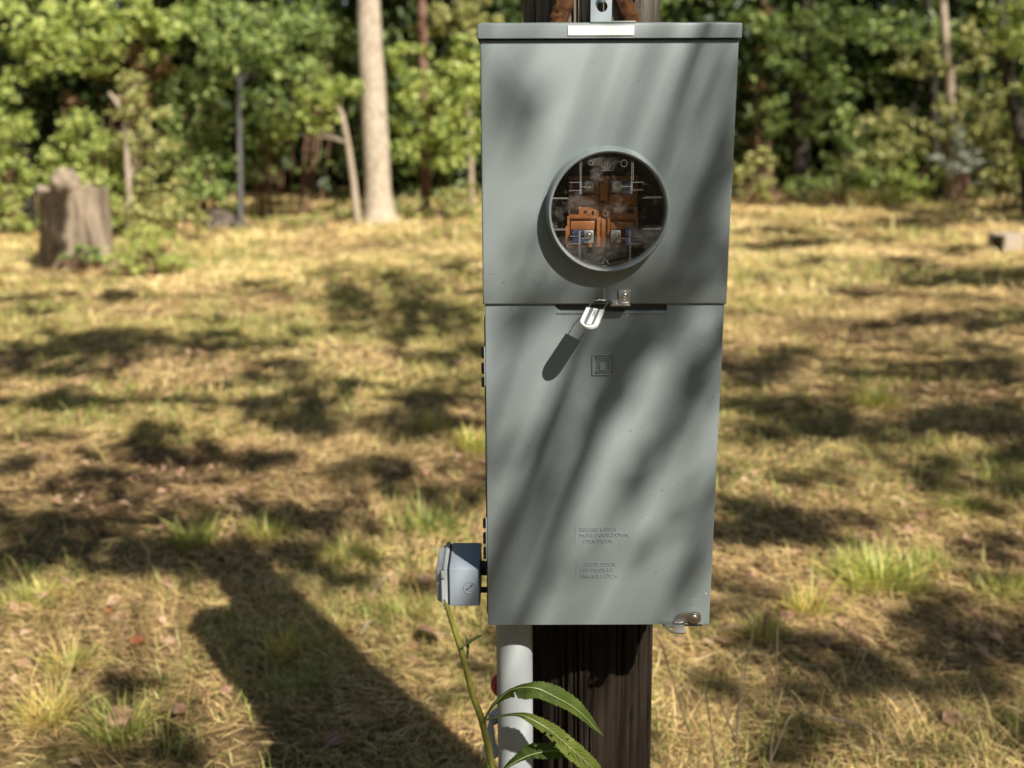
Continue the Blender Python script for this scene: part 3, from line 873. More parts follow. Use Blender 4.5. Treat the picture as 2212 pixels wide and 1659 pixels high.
rough_strip([at(1372, 60, yq + .01), at(1374, 20, yq + .01), at(1380, -60, yq + .01)], .012, .012, "wood_sliver", M['pole'], post, 5.1)
# edge board and slit on the right of the post below the cabinet
b = MB(); p = at(1398, 1500, PY - .02)
b.tube([(p.x - .006 + lean * (z - 1), PY - .03, z) for z in (-.1, .3, .6, .9)], .007, 8)
b.build("ground_wire_moulding", M['pole'], post)

# galvanised strap with a round hole and a bolt, on the post above the cabinet
ys = PY - PR - .020
strap = thing("strap_bracket", "galvanised steel strap with a round hole and bolt on the post above the cabinet", "bracket", at(1300, 60, ys))
pa, pb = at(1274.5, 120, ys), at(1325, -150, ys)
hc_ = at(1301, 14, ys)
b = MB(); bm = b.bm
n = 40
def rect_pts(y):
    pts = []
    for k in range(n):
        q = 2 * math.pi * k / n; dx, dz = math.cos(q), math.sin(q); ts = []
        if dx > 1e-9: ts.append((pb.x - hc_.x) / dx)
        if dx < -1e-9: ts.append((pa.x - hc_.x) / dx)
        if dz > 1e-9: ts.append((pb.z - hc_.z) / dz)
        if dz < -1e-9: ts.append((pa.z - hc_.z) / dz)
        s_ = min(ts); pts.append([hc_.x + dx * s_, y, hc_.z + dz * s_])
    for (X0, Z0_) in ((pa.x, pa.z), (pb.x, pa.z), (pb.x, pb.z), (pa.x, pb.z)):
        j = min(range(n), key=lambda i: (pts[i][0] - X0) ** 2 + (pts[i][2] - Z0_) ** 2); pts[j] = [X0, y, Z0_]
    return [bm.verts.new(p) for p in pts]
hr_ = 11.5 * mpp(14, ys)
ci = lambda y: [bm.verts.new((hc_.x + hr_ * math.cos(2 * math.pi * k / n), y, hc_.z + hr_ * math.sin(2 * math.pi * k / n))) for k in range(n)]
LL = [ci(ys + .004), ci(ys), rect_pts(ys), rect_pts(ys + .004)]
for r0, r1 in list(zip(LL, LL[1:])) + [(LL[3], LL[0])]:
    for k in range(n): bm.faces.new((r0[k], r0[(k + 1) % n], r1[(k + 1) % n], r1[k]))
b.build("strap_plate", M['galv'], strap, smooth=False)
p = at(1301, -3, ys); b = MB(); b.lathe((p.x, ys, p.z), [(.0045, .02), (.0045, -.001), (.0062, -.0012), (.006, -.006), (.0035, -.0085), (.0003, -.009)], 20); b.build("bolt", M['galv'], strap)

# ------------------------------------------------------------------ conduit
CY = 1.625
cx_t, cx_b = at(1110, 1370, CY).x, at(1114, 1650, CY).x
czt, czb = zb + .012, at(1114, 1650, CY).z
CR = 38.5 * mpp(1500, CY)
con = thing("conduit", "grey plastic conduit pipe running down from under the meter cabinet", "conduit", (cx_b, CY, 0))
sl_x = (cx_b - cx_t) / (czb - czt)
b = MB(); b.tube([(cx_t + sl_x * (z - czt), CY, z) for z in (zb + .001, .4, -.05)], CR, 56); b.build("pipe", M['pvc'], con, ang=50)
b = MB(); bm = b.bm
# collar whose lower rim dips in front
rows = [[], []]
for k in range(56):
    q = 2 * math.pi * k / 56
    dip = .0095 * max(0, -math.sin(q)) ** 3 + .002
    for j, z in enumerate((zb + .004, zb - dip)):
        rows[j].append(bm.verts.new((cx_t + (CR + .0012) * math.cos(q), CY + (CR + .0012) * math.sin(q), z)))
for k in range(56): bm.faces.new((rows[0][k], rows[0][(k + 1) % 56], rows[1][(k + 1) % 56], rows[1][k]))
b.build("collar", M['outlet'], con)
# faint row of printed characters along the pipe's right flank
for k in range(9):
    zz_ = zb - .012 - k * .0078
    q = R(-28); b = MB()
    xx, yy = cx_t + math.cos(q) * (CR + .0002), CY + math.sin(q) * (CR + .0002)
    b.tube([(xx, yy, zz_), (xx + .0006, yy + .002, zz_ - .002), (xx, yy, zz_ - .004)], .0004, 4); b.build("printed_mark", M['grime'], con)

# ------------------------------------------------------------------ outlet box on the left
of = 1.56
ox0, ox1 = at(970.6, 1270, of).x, at(1037, 1270, of).x
oz1, oz0 = at(1000, 1228, of).z, at(1000, 1310, of).z
ob = 1.665
box = thing("outlet_box", "small grey weatherproof outlet box fixed to the side of the meter cabinet", "outlet box", ((ox0 + ox1) / 2, (of + ob) / 2, oz0))
b = MB(); b.box(ox0, ox1, of, ob, oz0, oz1); b.build("box_body", M['outlet'], box, bevel=.0025)
b = MB(); b.box(ox0 - .0028, ox0 - .0001, of + .002, ob - .002, oz0 + .002, oz1 - .002); b.build("dark_gap", M['black'], box)  # black slab draws the shaded gap between box and cover
b = MB(); g0 = ox0 - .003
g1 = g0 - .0055; g2 = g1 - .0035; g3 = g2 - .012
def loop(b, x, my, mz): return [b.bm.verts.new(p) for p in ((x, of + my, oz0 + mz), (x, ob - my, oz0 + mz), (x, ob - my, oz1 - mz), (x, of + my, oz1 - mz))]
lo = [loop(b, g0, -.001, -.001), loop(b, g1, -.001, -.001), loop(b, g2, .006, .003), loop(b, g2 - .009, .010, .006), loop(b, g3, .034, .022)]
for r0, r1 in zip(lo, lo[1:]):
    for k in range(4): b.bm.faces.new((r0[k], r0[(k + 1) % 4], r1[(k + 1) % 4], r1[k]))
b.bm.faces.new(lo[0][::-1]); b.bm.faces.new(lo[-1])
cov = b.build("flap_cover", M['pvc'], box, bevel=.0012, ang=12)
b = MB(); b.box(g1 - .004, g1 + .0005, of - .0028, of + .006, oz1 - .016, oz1 - .004); b.build("cover_hinge_lug", M['pvc'], cov, bevel=.0012)
b = MB(); b.box(g1 - .004, g1 + .0005, of - .0024, of + .004, oz0 + .004, oz1 - .020); b.build("cover_hinge_pin", M['pvc'], cov, bevel=.0012)
p = at(1015, 1269, of)
b = MB(); b.tube([Vector((p.x + .0098 * math.cos(q), of - .0002, p.z + .0098 * math.sin(q))) for q in [2 * math.pi * k / 36 for k in range(37)]], .0009, 7, cap=False); b.build("knockout", M['outlet'], box)
b = MB(); b.tube([at(1009.5, 1272, of - .0004), at(1017, 1266.5, of - .0004)], .0005, 6); b.lathe((at(1008.5, 1273, of).x, of, at(1008.5, 1273, of).z), [(.0014, .0), (.0012, -.0008), (.0001, -.001)], 10); b.lathe((at(1019, 1265, of).x, of, at(1019, 1265, of).z), [(.0017, .0), (.0014, -.0008), (.0001, -.001)], 10)
b.build("knockout_slot", M['dark'], box)
for zc_, hh in ((oz1 - .022, .012), (oz0 + .005, .005)):
    b = MB(); b.tube([(ox1 - .001, of + .05, zc_), (xl + .004, of + .05, zc_)], hh, 14); b.build("nipple", M['black'], box)

# ------------------------------------------------------------------ red-handled tap behind the conduit
tp = at(1075, 1480, 1.72)
tap = thing("garden_tap", "red handle and pale fittings of a tap half hidden behind the conduit", "tap", (tp.x + .01, 1.72, 0))
b = MB(); b.lathe((tp.x + .013, 1.72, tp.z), [(.0005, -.010), (.020, -.009), (.0255, -.002), (.0255, .004), (.020, .010), (.0005, .011)], 28); b.build("tap_handle", M['red'], tap)
b = MB(); b.tube([(tp.x + .013, 1.745, z) for z in (-.05, .3, tp.z + .005)], .011, 12); b.tube([(tp.x + .013, 1.73, tp.z), (tp.x + .013, 1.76, tp.z)], .008, 10); b.build("tap_pipe", M['dark'], tap)
b = MB(); p = at(1062, 1545, 1.72)
b.tube([(p.x + .03, 1.735, p.z + .012), (p.x + .004, 1.70, p.z + .006), (p.x - .006, 1.695, p.z - .018), (p.x - .002, 1.69, p.z - .045)], [.010, .0125, .012, .010], 12); b.build("spout", M['rag'], tap)
b = MB(); b.lathe((p.x - .002, 1.69, p.z - .052), [(.0125, .010), (.014, .006), (.014, -.010), (.010, -.011)], 18, 'Z'); b.build("hose_collar", M['rag'], tap)

# ------------------------------------------------------------------ thistle-like weed in front of the conduit
def z5(zx, zy, y): return at((1280 + zx / 2.88) * .72, (1800 + zy / 2.88) * .72, y)
WY = 1.475
wroot = z5(600, 1600, WY)
weed = thing("weed_plant", "tall green weed with prickly stem and long toothed leaves before the conduit", "weed", (wroot.x + .02, WY, 0))
sp = [(152, -4), (180, 70), (210, 160), (240, 255), (270, 345), (300, 440), (330, 550), (365, 690), (400, 830), (436, 925), (470, 1010), (500, 1130), (530, 1250), (562, 1452)]
wr = [.0012, .0036, .0042, .0043, .0044, .0046, .0047, .0048, .005, .0052, .0054, .0054, .0056, .0058]
wp = [z5(a, c, WY) for a, c in sp]
wp += [wp[-1] + Vector((.03, 0, -.25)), Vector((wp[-1].x + .06, WY + .01, -.02))]
b = MB(); b.tube(wp, wr + [.006, .007], 12); stem = b.build("stem", M['weedstem'], weed)
b = MB()
for i in range(170):
    k = rnd.random() * (len(sp) - 1.2) + .3; j = int(k); p = wp[j].lerp(wp[j + 1], k - j)
    q = rnd.uniform(math.pi * .55, math.pi * 1.45) if rnd.random() < .75 else rnd.uniform(0, 6.28); d = Vector((math.cos(q), math.sin(q) * .6, rnd.uniform(-.2, .5))).normalized()
    b.tube([p + d * .0035, p + d * rnd.uniform(.0055, .0085)], [.0005, .0001], 4, cap=False)
pk = b.build("prickles", M['weedstem'], stem); pk["kind"] = "stuff"
def big_leaf(name, mid, up, dn, Y0, dY, tint, teeth=46, holes=()):
    """blade with a raised midrib; up / dn: half-widths (sight units of the enlarged view) along the midrib"""
    P = [Vector(p) for p in mid]
    n = 150
    seg = [0]
    for a, c in zip(P, P[1:]): seg.append(seg[-1] + (c - a).length)
    def cr(vals, t):
        k = t * (len(vals) - 1); i = min(int(k), len(vals) - 2); f = k - i
        p0 = vals[max(i - 1, 0)]; p1 = vals[i]; p2 = vals[i + 1]; p3_ = vals[min(i + 2, len(vals) - 1)]
        return .5 * ((2 * p1) + (-p0 + p2) * f + (2 * p0 - 5 * p1 + 4 * p2 - p3_) * f * f + (-p0 + 3 * p1 - 3 * p2 + p3_) * f ** 3)
    def lin(vals, t):
        k = t * (len(vals) - 1); i = min(int(k), len(vals) - 2); return vals[i] + (vals[i + 1] - vals[i]) * (k - i)
    verts, tints, rows = [], [], []
    u_ = mpp(1500, Y0) * .72 / 2.88
    for i in range(n + 1):
        t = i / n
        c = cr(P, t); d = (cr(P, min(1, t + .01)) - cr(P, max(0, t - .01))).normalized()
        s_ = Vector((d.y, -d.x)) if d.x > 0 else Vector((-d.y, d.x))       # towards the top of the view
        y = Y0 + lin(dY, t)
        ph = (t * teeth) % 1.0
        tooth = 1 - .16 * ph + .05 * noise.noise((t * 30, len(mid), 0))
        row = []
        for a in (-1, -.66, -.33, 0, .33, .66, 1):
            w = (lin(up, t) if a > 0 else lin(dn, t)) * abs(a) * (tooth if abs(a) == 1 else 1)
            lag = (1 - abs(a)) * 0
            q = c + s_ * (w if a > 0 else -w)
            pt = z5(q.x, q.y, y + .010 * abs(a) ** 1.4 * (1 if a > 0 else -.8) + .0016 * math.sin(t * 60 + abs(a) * 3) * abs(a))
            row.append(len(verts)); verts.append(pt); tints.append(min(1, max(0, tint + .12 * noise.noise((t * 9, a * 2, 1)) + (.10 if a == 0 else 0))))
        rows.append(row)
    loops, fs = [], []
    for ri, (r0, r1) in enumerate(zip(rows, rows[1:])):
        for k in range(6):
            t = ri / n; a = -1 + (k + .5) / 3
            if any((t - h0) ** 2 / h2 ** 2 + (a - h1) ** 2 / h3 ** 2 < 1 for h0, h1, h2, h3 in holes): continue
            loops += [r0[k], r0[k + 1], r1[k + 1], r1[k]]; fs.append(4)
    me = np_mesh(name, [v[:] for v in verts], np.array(fs), np.array(loops), M['weed'], np.array(tints), True)
    lf = link(name, me, weed)
    b = MB(); mids = [verts[r[3]] + Vector((0, -.0008, 0)) for r in rows[::5]]
    b.tube(mids, [.0014 * (1 - .75 * i / len(mids)) for i in range(len(mids))], 6); b.build("midrib", M['rib_leaf'], lf)
    b = MB()
    for i in range(24, n - 6, 5):
        for sgn in (0, 6):
            m_ = min(n, i + 9); a_ = verts[rows[i][3]]; e_ = verts[rows[m_][1 if sgn == 0 else 5]]
            md = verts[rows[(i + m_) // 2][2 if sgn == 0 else 4]]
            if i < n * .25: continue
            b.tube([a_ + Vector((0, -.0006, 0)), md + Vector((0, -.0006, 0)), e_ + Vector((0, -.0004, 0))], [.00035, .0003, .0001], 4, cap=False)
    b.build("leaf_veins", M['weed'], lf)
    return lf
big_leaf("leaf", [(500, 1030), (540, 960), (580, 900), (680, 805), (760, 765), (870, 752), (980, 770), (1100, 830), (1250, 910), (1370, 1010), (1450, 1100), (1525, 1168)],
         [8, 10, 14, 10, 14, 38, 75, 105, 85, 55, 30, 0], [8, 10, 14, 60, 95, 122, 90, 75, 62, 45, 22, 0], WY, [0, .0, -.01, -.02, -.02, -.01, .0], .35, 44, [(.35, -.75, .012, .3)])
big_leaf("leaf", [(505, 1035), (560, 1022), (620, 1010), (690, 997), (760, 990), (820, 995), (880, 1015), (1000, 1080), (1100, 1150), (1200, 1240), (1300, 1330), (1440, 1452), (1540, 1560)],
         [6, 8, 12, 14, 16, 25, 40, 62, 75, 80, 85, 70, 0], [6, 8, 10, 10, 14, 25, 40, 58, 66, 85, 90, 75, 0], WY - .005, [0, -.02, -.04, -.05, -.05, -.04], .62, 60,
         [(.62, -.7, .014, .22), (.66, -.5, .008, .12), (.70, -.86, .012, .2), (.60, .7, .005, .12), (.74, .55, .007, .1), (.80, -.4, .008, .14), (.86, .3, .006, .12)])
big_leaf("leaf", [(640, 1530), (690, 1450), (800, 1380), (900, 1335), (1000, 1312), (1110, 1300), (1200, 1330), (1280, 1400)],
         [8, 22, 60, 100, 90, 50, 34, 0], [6, 12, 22, 40, 70, 85, 45, 0], WY - .03, [0, 0, 0, .005], .12, 34)
big_leaf("leaf", [(288, 418), (330, 388), (380, 350), (440, 318), (497, 298)], [4, 10, 14, 12, 0], [4, 12, 20, 16, 0], WY - .004, [0, -.01, -.015], .4, 16)
big_leaf("leaf", [(352, 500), (356, 440), (352, 390), (345, 345), (328, 296)], [4, 14, 18, 14, 0], [4, 10, 14, 10, 0], WY + .004, [0, .01, .02], .25, 12)
big_leaf("leaf", [(560, 1520), (545, 1480), (528, 1430), (520, 1395)], [4, 24, 26, 0], [4, 22, 24, 0], WY - .006, [0, 0], .5, 10)

# ------------------------------------------------------------------ trees
def tree(name, label, cat, base, trunk, bark, clumps, leaf, leaf_size=.10, group=None, branches=True, seed=0, crown_name="crown", nside=12, sunward=.75, tint0=None, aspect=.55):
    """trunk: [(x, y, z, r)]; clumps: [(cx, cy, cz, rx, ry, rz, n)]"""
    r_ = np.random.default_rng(seed + 100)
    root = thing(name, label, cat, (base[0], base[1], base[2] if len(base) > 2 else 0), group)
    if trunk:
        b = MB(); b.tube([t[:3] for t in trunk], [t[3] for t in trunk], nside)
        for v in b.bm.verts:
            k = noise.noise((v.co.x * 4, v.co.y * 4, v.co.z * 1.5)); v.co += Vector((k + .6 * noise.noise(v.co * 11), noise.noise((v.co.z * 2, v.co.x * 3, 5)), 0)) * trunk[-1][3] * .3
        b.build("trunk", bark, root, ang=80)
        if branches:
            b = MB(); tp_ = [Vector(t[:3]) for t in trunk]
            for c in clumps:
                cc = Vector(c[:3]); j = min(range(len(tp_)), key=lambda i: (tp_[i] - cc).length + (2.0 if tp_[i].z > cc.z else 0))
                st = tp_[j]; d = cc - st
                if d.length < .15: continue
                pts = [st]
                for f in (.3, .55, .8, 1.0):
                    pts.append(st + d * f + Vector((r_.normal(0, .05), r_.normal(0, .05), math.sin(f * 3.14) * .12)) * min(1.2, d.length * .4))
                r0 = min(trunk[j][3] * .4, .008 + .005 * d.length)
                b.tube(pts, [r0, r0 * .75, r0 * .55, r0 * .4, r0 * .2], 6)
            tag(b.build("branches", bark, root), kind='stuff')
    cs = []
    for c in clumps:
        n = int(c[6] * 1.7); k = max(4, n // 34)
        sub = r_.normal(size=(k, 3)); sub /= np.maximum(1, np.linalg.norm(sub, axis=1))[:, None] * .9
        sub = sub * np.array(c[3:6]) * .85 + np.array(c[:3])
        idx = r_.integers(0, k, n)
        sig = np.array(c[3:6]).mean() * .19
        q = sub[idx] + r_.normal(0, 1, (n, 3)) * np.array([sig, sig, sig * .7])
        cs.append(q)
    if cs:
        cs = np.concatenate(cs)
        cs = cs[cs[:, 2] > hgt(cs[:, 0], cs[:, 1]) + .03]
        me = leaf_mesh(crown_name, cs, leaf_size * .76, leaf, tint0, sunward, rng=r_, aspect=aspect)
        link(crown_name, me, root)
    return root
def cl(px, py, Y, rx, ry, n, depth=.8):
    """a foliage mass seen at (px, py) at distance Y"""
    p = at(px, py, Y); m_ = mpp(py, Y)
    return (p.x, p.y, p.z, rx * m_, max(rx, ry) * m_ * depth, ry * m_, int(n * 1.25))
def tk(pts, Y, top=None):
    """trunk from sight points (px, py, width)"""
    o = []
    for (px, py, w) in pts:
        p = at(px, py, Y); o.append((p.x, Y, p.z, w * mpp(py, Y) * .5))
    p = o[0]; o[0] = (p[0], p[1], min(p[2], 0) - .05, p[3])
    if top:
        a, c = o[-2], o[-1]; k = (top - c[2]) / (c[2] - a[2])
        o.append((c[0] + (c[0] - a[0]) * k * .5, Y, (c[2] + top) / 2, c[3] * .8)); o.append((c[0] + (c[0] - a[0]) * k * .8, Y, top, c[3] * .35))
    return o
def high(x, y, z0, z1, r, k, n, seed):
    q = random.Random(seed)
    return [(x + q.uniform(-r, r), y + q.uniform(-r, r) * .7, q.uniform(z0, z1), q.uniform(.6, 1.1), q.uniform(.6, 1.1), q.uniform(.4, .7), n) for _ in range(k)]

GT = "trees at the edge of the clearing"
# 1 big pale trunk
tr = tk([(822, 480, 92), (821, 468, 76), (819, 445, 66), (817, 410, 60), (815, 360, 58), (811, 300, 59), (807, 240, 56), (805, 180, 57), (800, 110, 54), (797, 50, 52), (795, 0, 50)], 15.4, 13)
tree("pale_tree", "thick pale straight trunk standing tallest and brightest at the wood's edge", "tree", gnd(822, 475), tr, M['bark_pale'],
     high(tr[-2][0], 15.4, 5.5, 12, 2.6, 18, 260, 1), M['lf_mid'], .12, GT, seed=1, nside=20)
# 2 leaning slim tree with a yellow-green crown
tr = tk([(772, 475, 17), (765, 400, 15), (752, 310, 13), (738, 245, 12), (705, 190, 8)], 15.0)
tree("leaning_tree", "slim leaning tree with a yellow-green crown just beside the thick pale trunk", "tree", gnd(772, 475), tr, M['bark_tan'],
     [cl(690, 215, 15.0, 62, 45, 330), cl(650, 265, 15.0, 50, 30, 210), cl(735, 190, 14.9, 42, 26, 170), cl(620, 290, 14.9, 26, 12, 70)], M['lf_bright'], .10, GT, seed=2)
# 3 grey slender tree
tr = tk([(520, 500, 13), (518, 350, 12), (516, 180, 11), (515, 60, 10), (514, -60, 9)], 14.3, 9)
tree("grey_tree", "slender straight grey tree with pale green leaves above a dark hollow", "tree", gnd(520, 500), tr, M['bark_grey'],
     [cl(540, 100, 14.0, 95, 45, 420), cl(620, 150, 14.0, 70, 26, 200), cl(600, 40, 14.2, 90, 40, 300), cl(470, 40, 14.2, 70, 40, 220), cl(655, 60, 14.3, 60, 40, 160), cl(480, 150, 14.1, 36, 30, 120)]
     + high(tr[-2][0], 14.3, 4.2, 8.5, 1.6, 8, 220, 3), M['lf_mid'], .105, GT, seed=3)
# 4 tan sapling
tr = tk([(281, 512, 14), (278, 400, 12), (268, 250, 11), (252, 220, 9), (236, 200, 7)], 13.2)
tree("tan_sapling", "thin crooked tan sapling with bright and yellowing leaves behind the stump", "sapling", gnd(281, 512), tr, M['bark_tan'],
     [cl(310, 250, 13.2, 50, 45, 210), cl(320, 310, 13.3, 60, 40, 230), cl(300, 180, 13.3, 40, 30, 120), cl(340, 390, 13.4, 50, 40, 190)], M['lf_olive'], .09, GT, seed=4)
# 5 dark tree at the far left
tr = tk([(66, 512, 36), (60, 420, 30), (48, 300, 28), (38, 180, 26), (30, 40, 24), (26, -60, 22)], 14.6, 10)
tree("dark_tree", "dark forked tree with light yellow-green canopy behind the stump", "tree", gnd(66, 512), tr, M['bark_dark'],
     [cl(60, 50, 14.0, 90, 60, 420), cl(180, 70, 14.0, 100, 55, 480), cl(120, 130, 14.0, 70, 40, 250), cl(270, 30, 14.2, 70, 40, 280), cl(20, 160, 14.0, 40, 50, 150), cl(220, 130, 14.1, 45, 30, 120), cl(330, 80, 14.2, 60, 45, 240), cl(400, 40, 14.3, 60, 40, 200)]
     + high(tr[-2][0], 14.6, 4.4, 9, 2.2, 10, 240, 5), M['lf_bright'], .11, GT, seed=5)
# 6 reddish trunk right of the pale one
tr = tk([(918, 462, 26), (920, 400, 24), (916, 250, 22), (912, 60, 20), (910, -60, 18)], 16.6, 11)
tree("reddish_tree", "reddish-brown trunk under bright foliage between the pale trunk and the cabinet", "tree", gnd(918, 462), tr, M['bark_red'],
     [cl(945, 215, 15.8, 75, 60, 420), cl(900, 300, 15.8, 55, 45, 260), cl(985, 290, 15.6, 55, 55, 330), cl(950, 345, 15.7, 50, 22, 170), cl(1000, 130, 15.8, 45, 50, 230), cl(880, 120, 15.9, 45, 50, 180), cl(1010, 210, 15.6, 40, 60, 240)]
     + high(tr[-2][0], 16.6, 5, 10, 2.0, 10, 240, 6), M['lf_bright'], .115, GT, seed=6)
# 7 thin pale trunk beside the cabinet
tr = tk([(1019, 455, 13), (1018, 380, 12), (1016, 300, 11), (1000, 100, 10), (985, -40, 9)], 17.2, 8)
tree("thin_tree", "thin pale trunk showing just beside the cabinet's edge in deep shade", "tree", gnd(1019, 455), tr, M['bark_tan'],
     [cl(1000, 40, 16.8, 55, 40, 220), cl(930, 40, 16.9, 50, 40, 200), cl(1050, 30, 17, 40, 30, 130)], M['lf_olive'], .11, GT, seed=7)
# bushes and understory on the left
def bush(label, cat, px, py, Y, clumps, leaf, size, seed, stems=5, name="bush", group="bushes at the edge of the clearing", tint0=None, sunward=.75, aspect=.55):
    g0 = gnd(px, py); root_z = 0
    b0 = (at(px, py, Y).x, Y, 0)
    root = tree(name, label, cat, b0, None, None, clumps, leaf, size, group, False, seed, "foliage", sunward=sunward, tint0=tint0, aspect=aspect)
    q = random.Random(seed); b = MB()
    for c in clumps:
        for _ in range(stems):
            e = Vector(c[:3]) + Vector((q.uniform(-.5, .5) * c[3], q.uniform(-.3, .3), q.uniform(-.3, .5) * c[5]))
            s_ = Vector((b0[0] + (e.x - b0[0]) * .55 + q.uniform(-.1, .1), b0[1] + q.uniform(-.1, .1), -.03))
            b.tube([s_, s_.lerp(e, .5) + Vector((q.uniform(-.06, .06), 0, .05)), e], [.012, .009, .004], 5)
    tag(b.build("stems", M['bark_red'], root), kind='stuff')
    return root
bush("bright green leafy bush behind the stump", "bush", 170, 500, 13.6, [cl(185, 285, 13.6, 62, 45, 330), cl(140, 340, 13.5, 50, 45, 250), cl(235, 330, 13.6, 60, 45, 300), cl(190, 400, 13.6, 90, 50, 380), cl(260, 440, 13.6, 60, 45, 260)], M['lf_bright'], .085, 11)
bush("yellow-green bush growing past the dark tree, beside the stump", "bush", 10, 505, 13.9, [cl(15, 260, 13.8, 50, 60, 300), cl(10, 380, 13.8, 55, 60, 330), cl(20, 460, 13.9, 60, 45, 260), cl(-60, 330, 14, 70, 110, 420)], M['lf_bright'], .09, 12)
bush("brown-leaved shrub with withered pinkish leaves among green trees", "shrub", 250, 500, 14.6, [cl(265, 115, 14.5, 50, 32, 170), cl(325, 140, 14.5, 40, 30, 140), cl(215, 160, 14.5, 40, 30, 110), cl(150, 240, 14.6, 36, 36, 110), cl(300, 215, 14.6, 30, 50, 110)], M['lf_brown'], .10, 13, 2)
bush("large mid-green bush left of the grey slender tree", "bush", 440, 505, 14.9, [cl(430, 250, 14.9, 70, 60, 420), cl(400, 340, 14.9, 55, 60, 330), cl(455, 380, 14.8, 50, 55, 330), cl(440, 440, 14.8, 55, 40, 260), cl(370, 180, 15, 60, 50, 300), cl(450, 160, 15, 55, 50, 260)], M['lf_mid'], .10, 14)
bush("green bush between the grey slender tree and the leaning tree", "bush", 580, 495, 16.0, [cl(570, 280, 16, 45, 60, 260), cl(590, 230, 16, 55, 50, 240), cl(545, 360, 16, 35, 45, 150), cl(670, 120, 16, 55, 60, 280), cl(730, 60, 16.2, 50, 60, 300)], M['lf_mid'], .10, 15)
bush("tall olive grass-like bush at the foot of the tan sapling", "bush", 350, 508, 13.2, [cl(345, 440, 13.2, 55, 45, 260), cl(395, 470, 13.2, 45, 35, 200), cl(310, 470, 13.1, 45, 35, 180)], M['lf_olive'], .08, 16)
bush("low tan and green weeds at the foot of the reddish trunk", "weeds", 930, 468, 15.9, [cl(890, 450, 15.8, 45, 24, 150), cl(950, 440, 15.8, 50, 30, 190), cl(1010, 430, 15.6, 40, 40, 220), cl(985, 460, 15.4, 60, 18, 150)], M['lf_olive'], .08, 17, 8)
bush("sparse weeds at the foot of the leaning tree", "weeds", 690, 482, 15.0, [cl(700, 470, 15, 40, 16, 90), cl(640, 485, 14.9, 45, 12, 70), cl(745, 468, 15.1, 30, 14, 70)], M['lf_olive'], .07, 18, 6)
# right-hand wood
tr = tk([(1722, 450, 44), (1728, 330, 40), (1730, 200, 38), (1738, 60, 36), (1742, -60, 32)], 18.6, 12)
tree("dark_trunk_tree", "thick dark trunk standing right of the cabinet in the wood's shade", "tree", gnd(1722, 450), tr, M['bark_dark'],
     [cl(1790, 60, 17.8, 80, 45, 260), cl(1690, 130, 17.8, 50, 50, 200), cl(1800, 160, 18, 70, 50, 260), cl(1860, 70, 17.9, 60, 45, 200), cl(1640, 40, 18, 50, 40, 160), cl(1660, 250, 17.9, 40, 45, 170), cl(1790, 260, 18, 60, 50, 230)]
     + high(tr[-2][0], 18.6, 5, 11, 2.4, 12, 240, 21), M['lf_mid'], .115, GT, seed=21)
tr = tk([(1652, 445, 40), (1650, 300, 38), (1645, 150, 36), (1640, 20, 34), (1636, -60, 30)], 20.5, 11)
tree("red_brown_tree", "red-brown shaded trunk right beside the cabinet's upper edge", "tree", gnd(1652, 440), tr, M['bark_red'],
     [cl(1625, 120, 20, 40, 60, 160), cl(1680, 60, 20, 50, 50, 170), cl(1620, 300, 19.5, 30, 60, 150)] + high(tr[-2][0], 20.5, 5, 10, 2, 8, 220, 22), M['lf_shade'], .12, GT, seed=22)
tr = tk([(1938, 430, 15), (1940, 360, 14), (1950, 280, 13), (1985, 190, 12), (2010, 120, 9)], 18.2)
tree("crooked_tree", "thin dark crooked tree bending sideways among pale green leaves", "tree", gnd(1938, 432), tr, M['bark_dark'],
     [cl(1960, 300, 17.8, 50, 50, 230), cl(1900, 270, 17.8, 50, 45, 210), cl(1890, 350, 17.8, 60, 40, 230), cl(1990, 130, 18, 55, 45, 210)], M['lf_olive'], .105, GT, seed=23)
tr = tk([(2025, 435, 25), (2020, 300, 24), (2012, 160, 20), (2005, 20, 16), (2000, -60, 14)], 19.0, 9)
tree("mid_dark_tree", "upright dark trunk between the crooked tree and the yellowish tree", "tree", gnd(2025, 438), tr, M['bark_dark'],
     [cl(1950, 60, 18.6, 70, 40, 260), cl(2020, 90, 18.6, 50, 50, 200)] + high(tr[-2][0], 19, 5, 9, 1.8, 8, 220, 24), M['lf_mid'], .11, GT, seed=24)
tr = tk([(2052, 440, 26), (2050, 300, 24), (2052, 180, 22), (2040, 60, 20), (2030, -60, 16)], 18.0, 9)
tree("yellow_bark_tree", "pale yellowish trunk with one thin slanting limb among olive leaves", "tree", gnd(2052, 440), tr + [], M['bark_tan'],
     [cl(2110, 75, 17.9, 46, 40, 200), cl(2100, 230, 17.6, 70, 60, 330), cl(2080, 150, 17.8, 45, 40, 120), cl(2150, 290, 17.4, 60, 50, 300), cl(2060, 290, 17.5, 45, 45, 190)] + high(tr[-2][0], 18, 5, 9, 1.8, 8, 220, 25), M['lf_olive'], .105, GT, seed=25)
tr = tk([(2235, 430, 30), (2212, 330, 28), (2185, 200, 26), (2165, 60, 22), (2150, -60, 18)], 15.5, 8)
tree("leaning_dark_tree", "dark leaning trunk at the clearing's right-hand end", "tree", gnd(2235, 440), tr, M['bark_dark'],
     [cl(2180, 60, 15.2, 50, 60, 280), cl(2230, 150, 15.2, 60, 60, 260), cl(2260, 300, 15.3, 60, 70, 300)] + high(tr[-2][0], 15.5, 4.5, 8, 1.8, 8, 220, 26), M['lf_bright'], .10, GT, seed=26)
bush("white-grey leaved shrub below the yellowish trunk", "shrub", 2085, 430, 17.0, [cl(2090, 305, 17, 40, 28, 110), cl(2070, 345, 17, 45, 30, 120), cl(2120, 340, 17, 34, 26, 90), cl(2085, 385, 17, 40, 22, 70)], M['lf_silver'], .09, 31, 3)
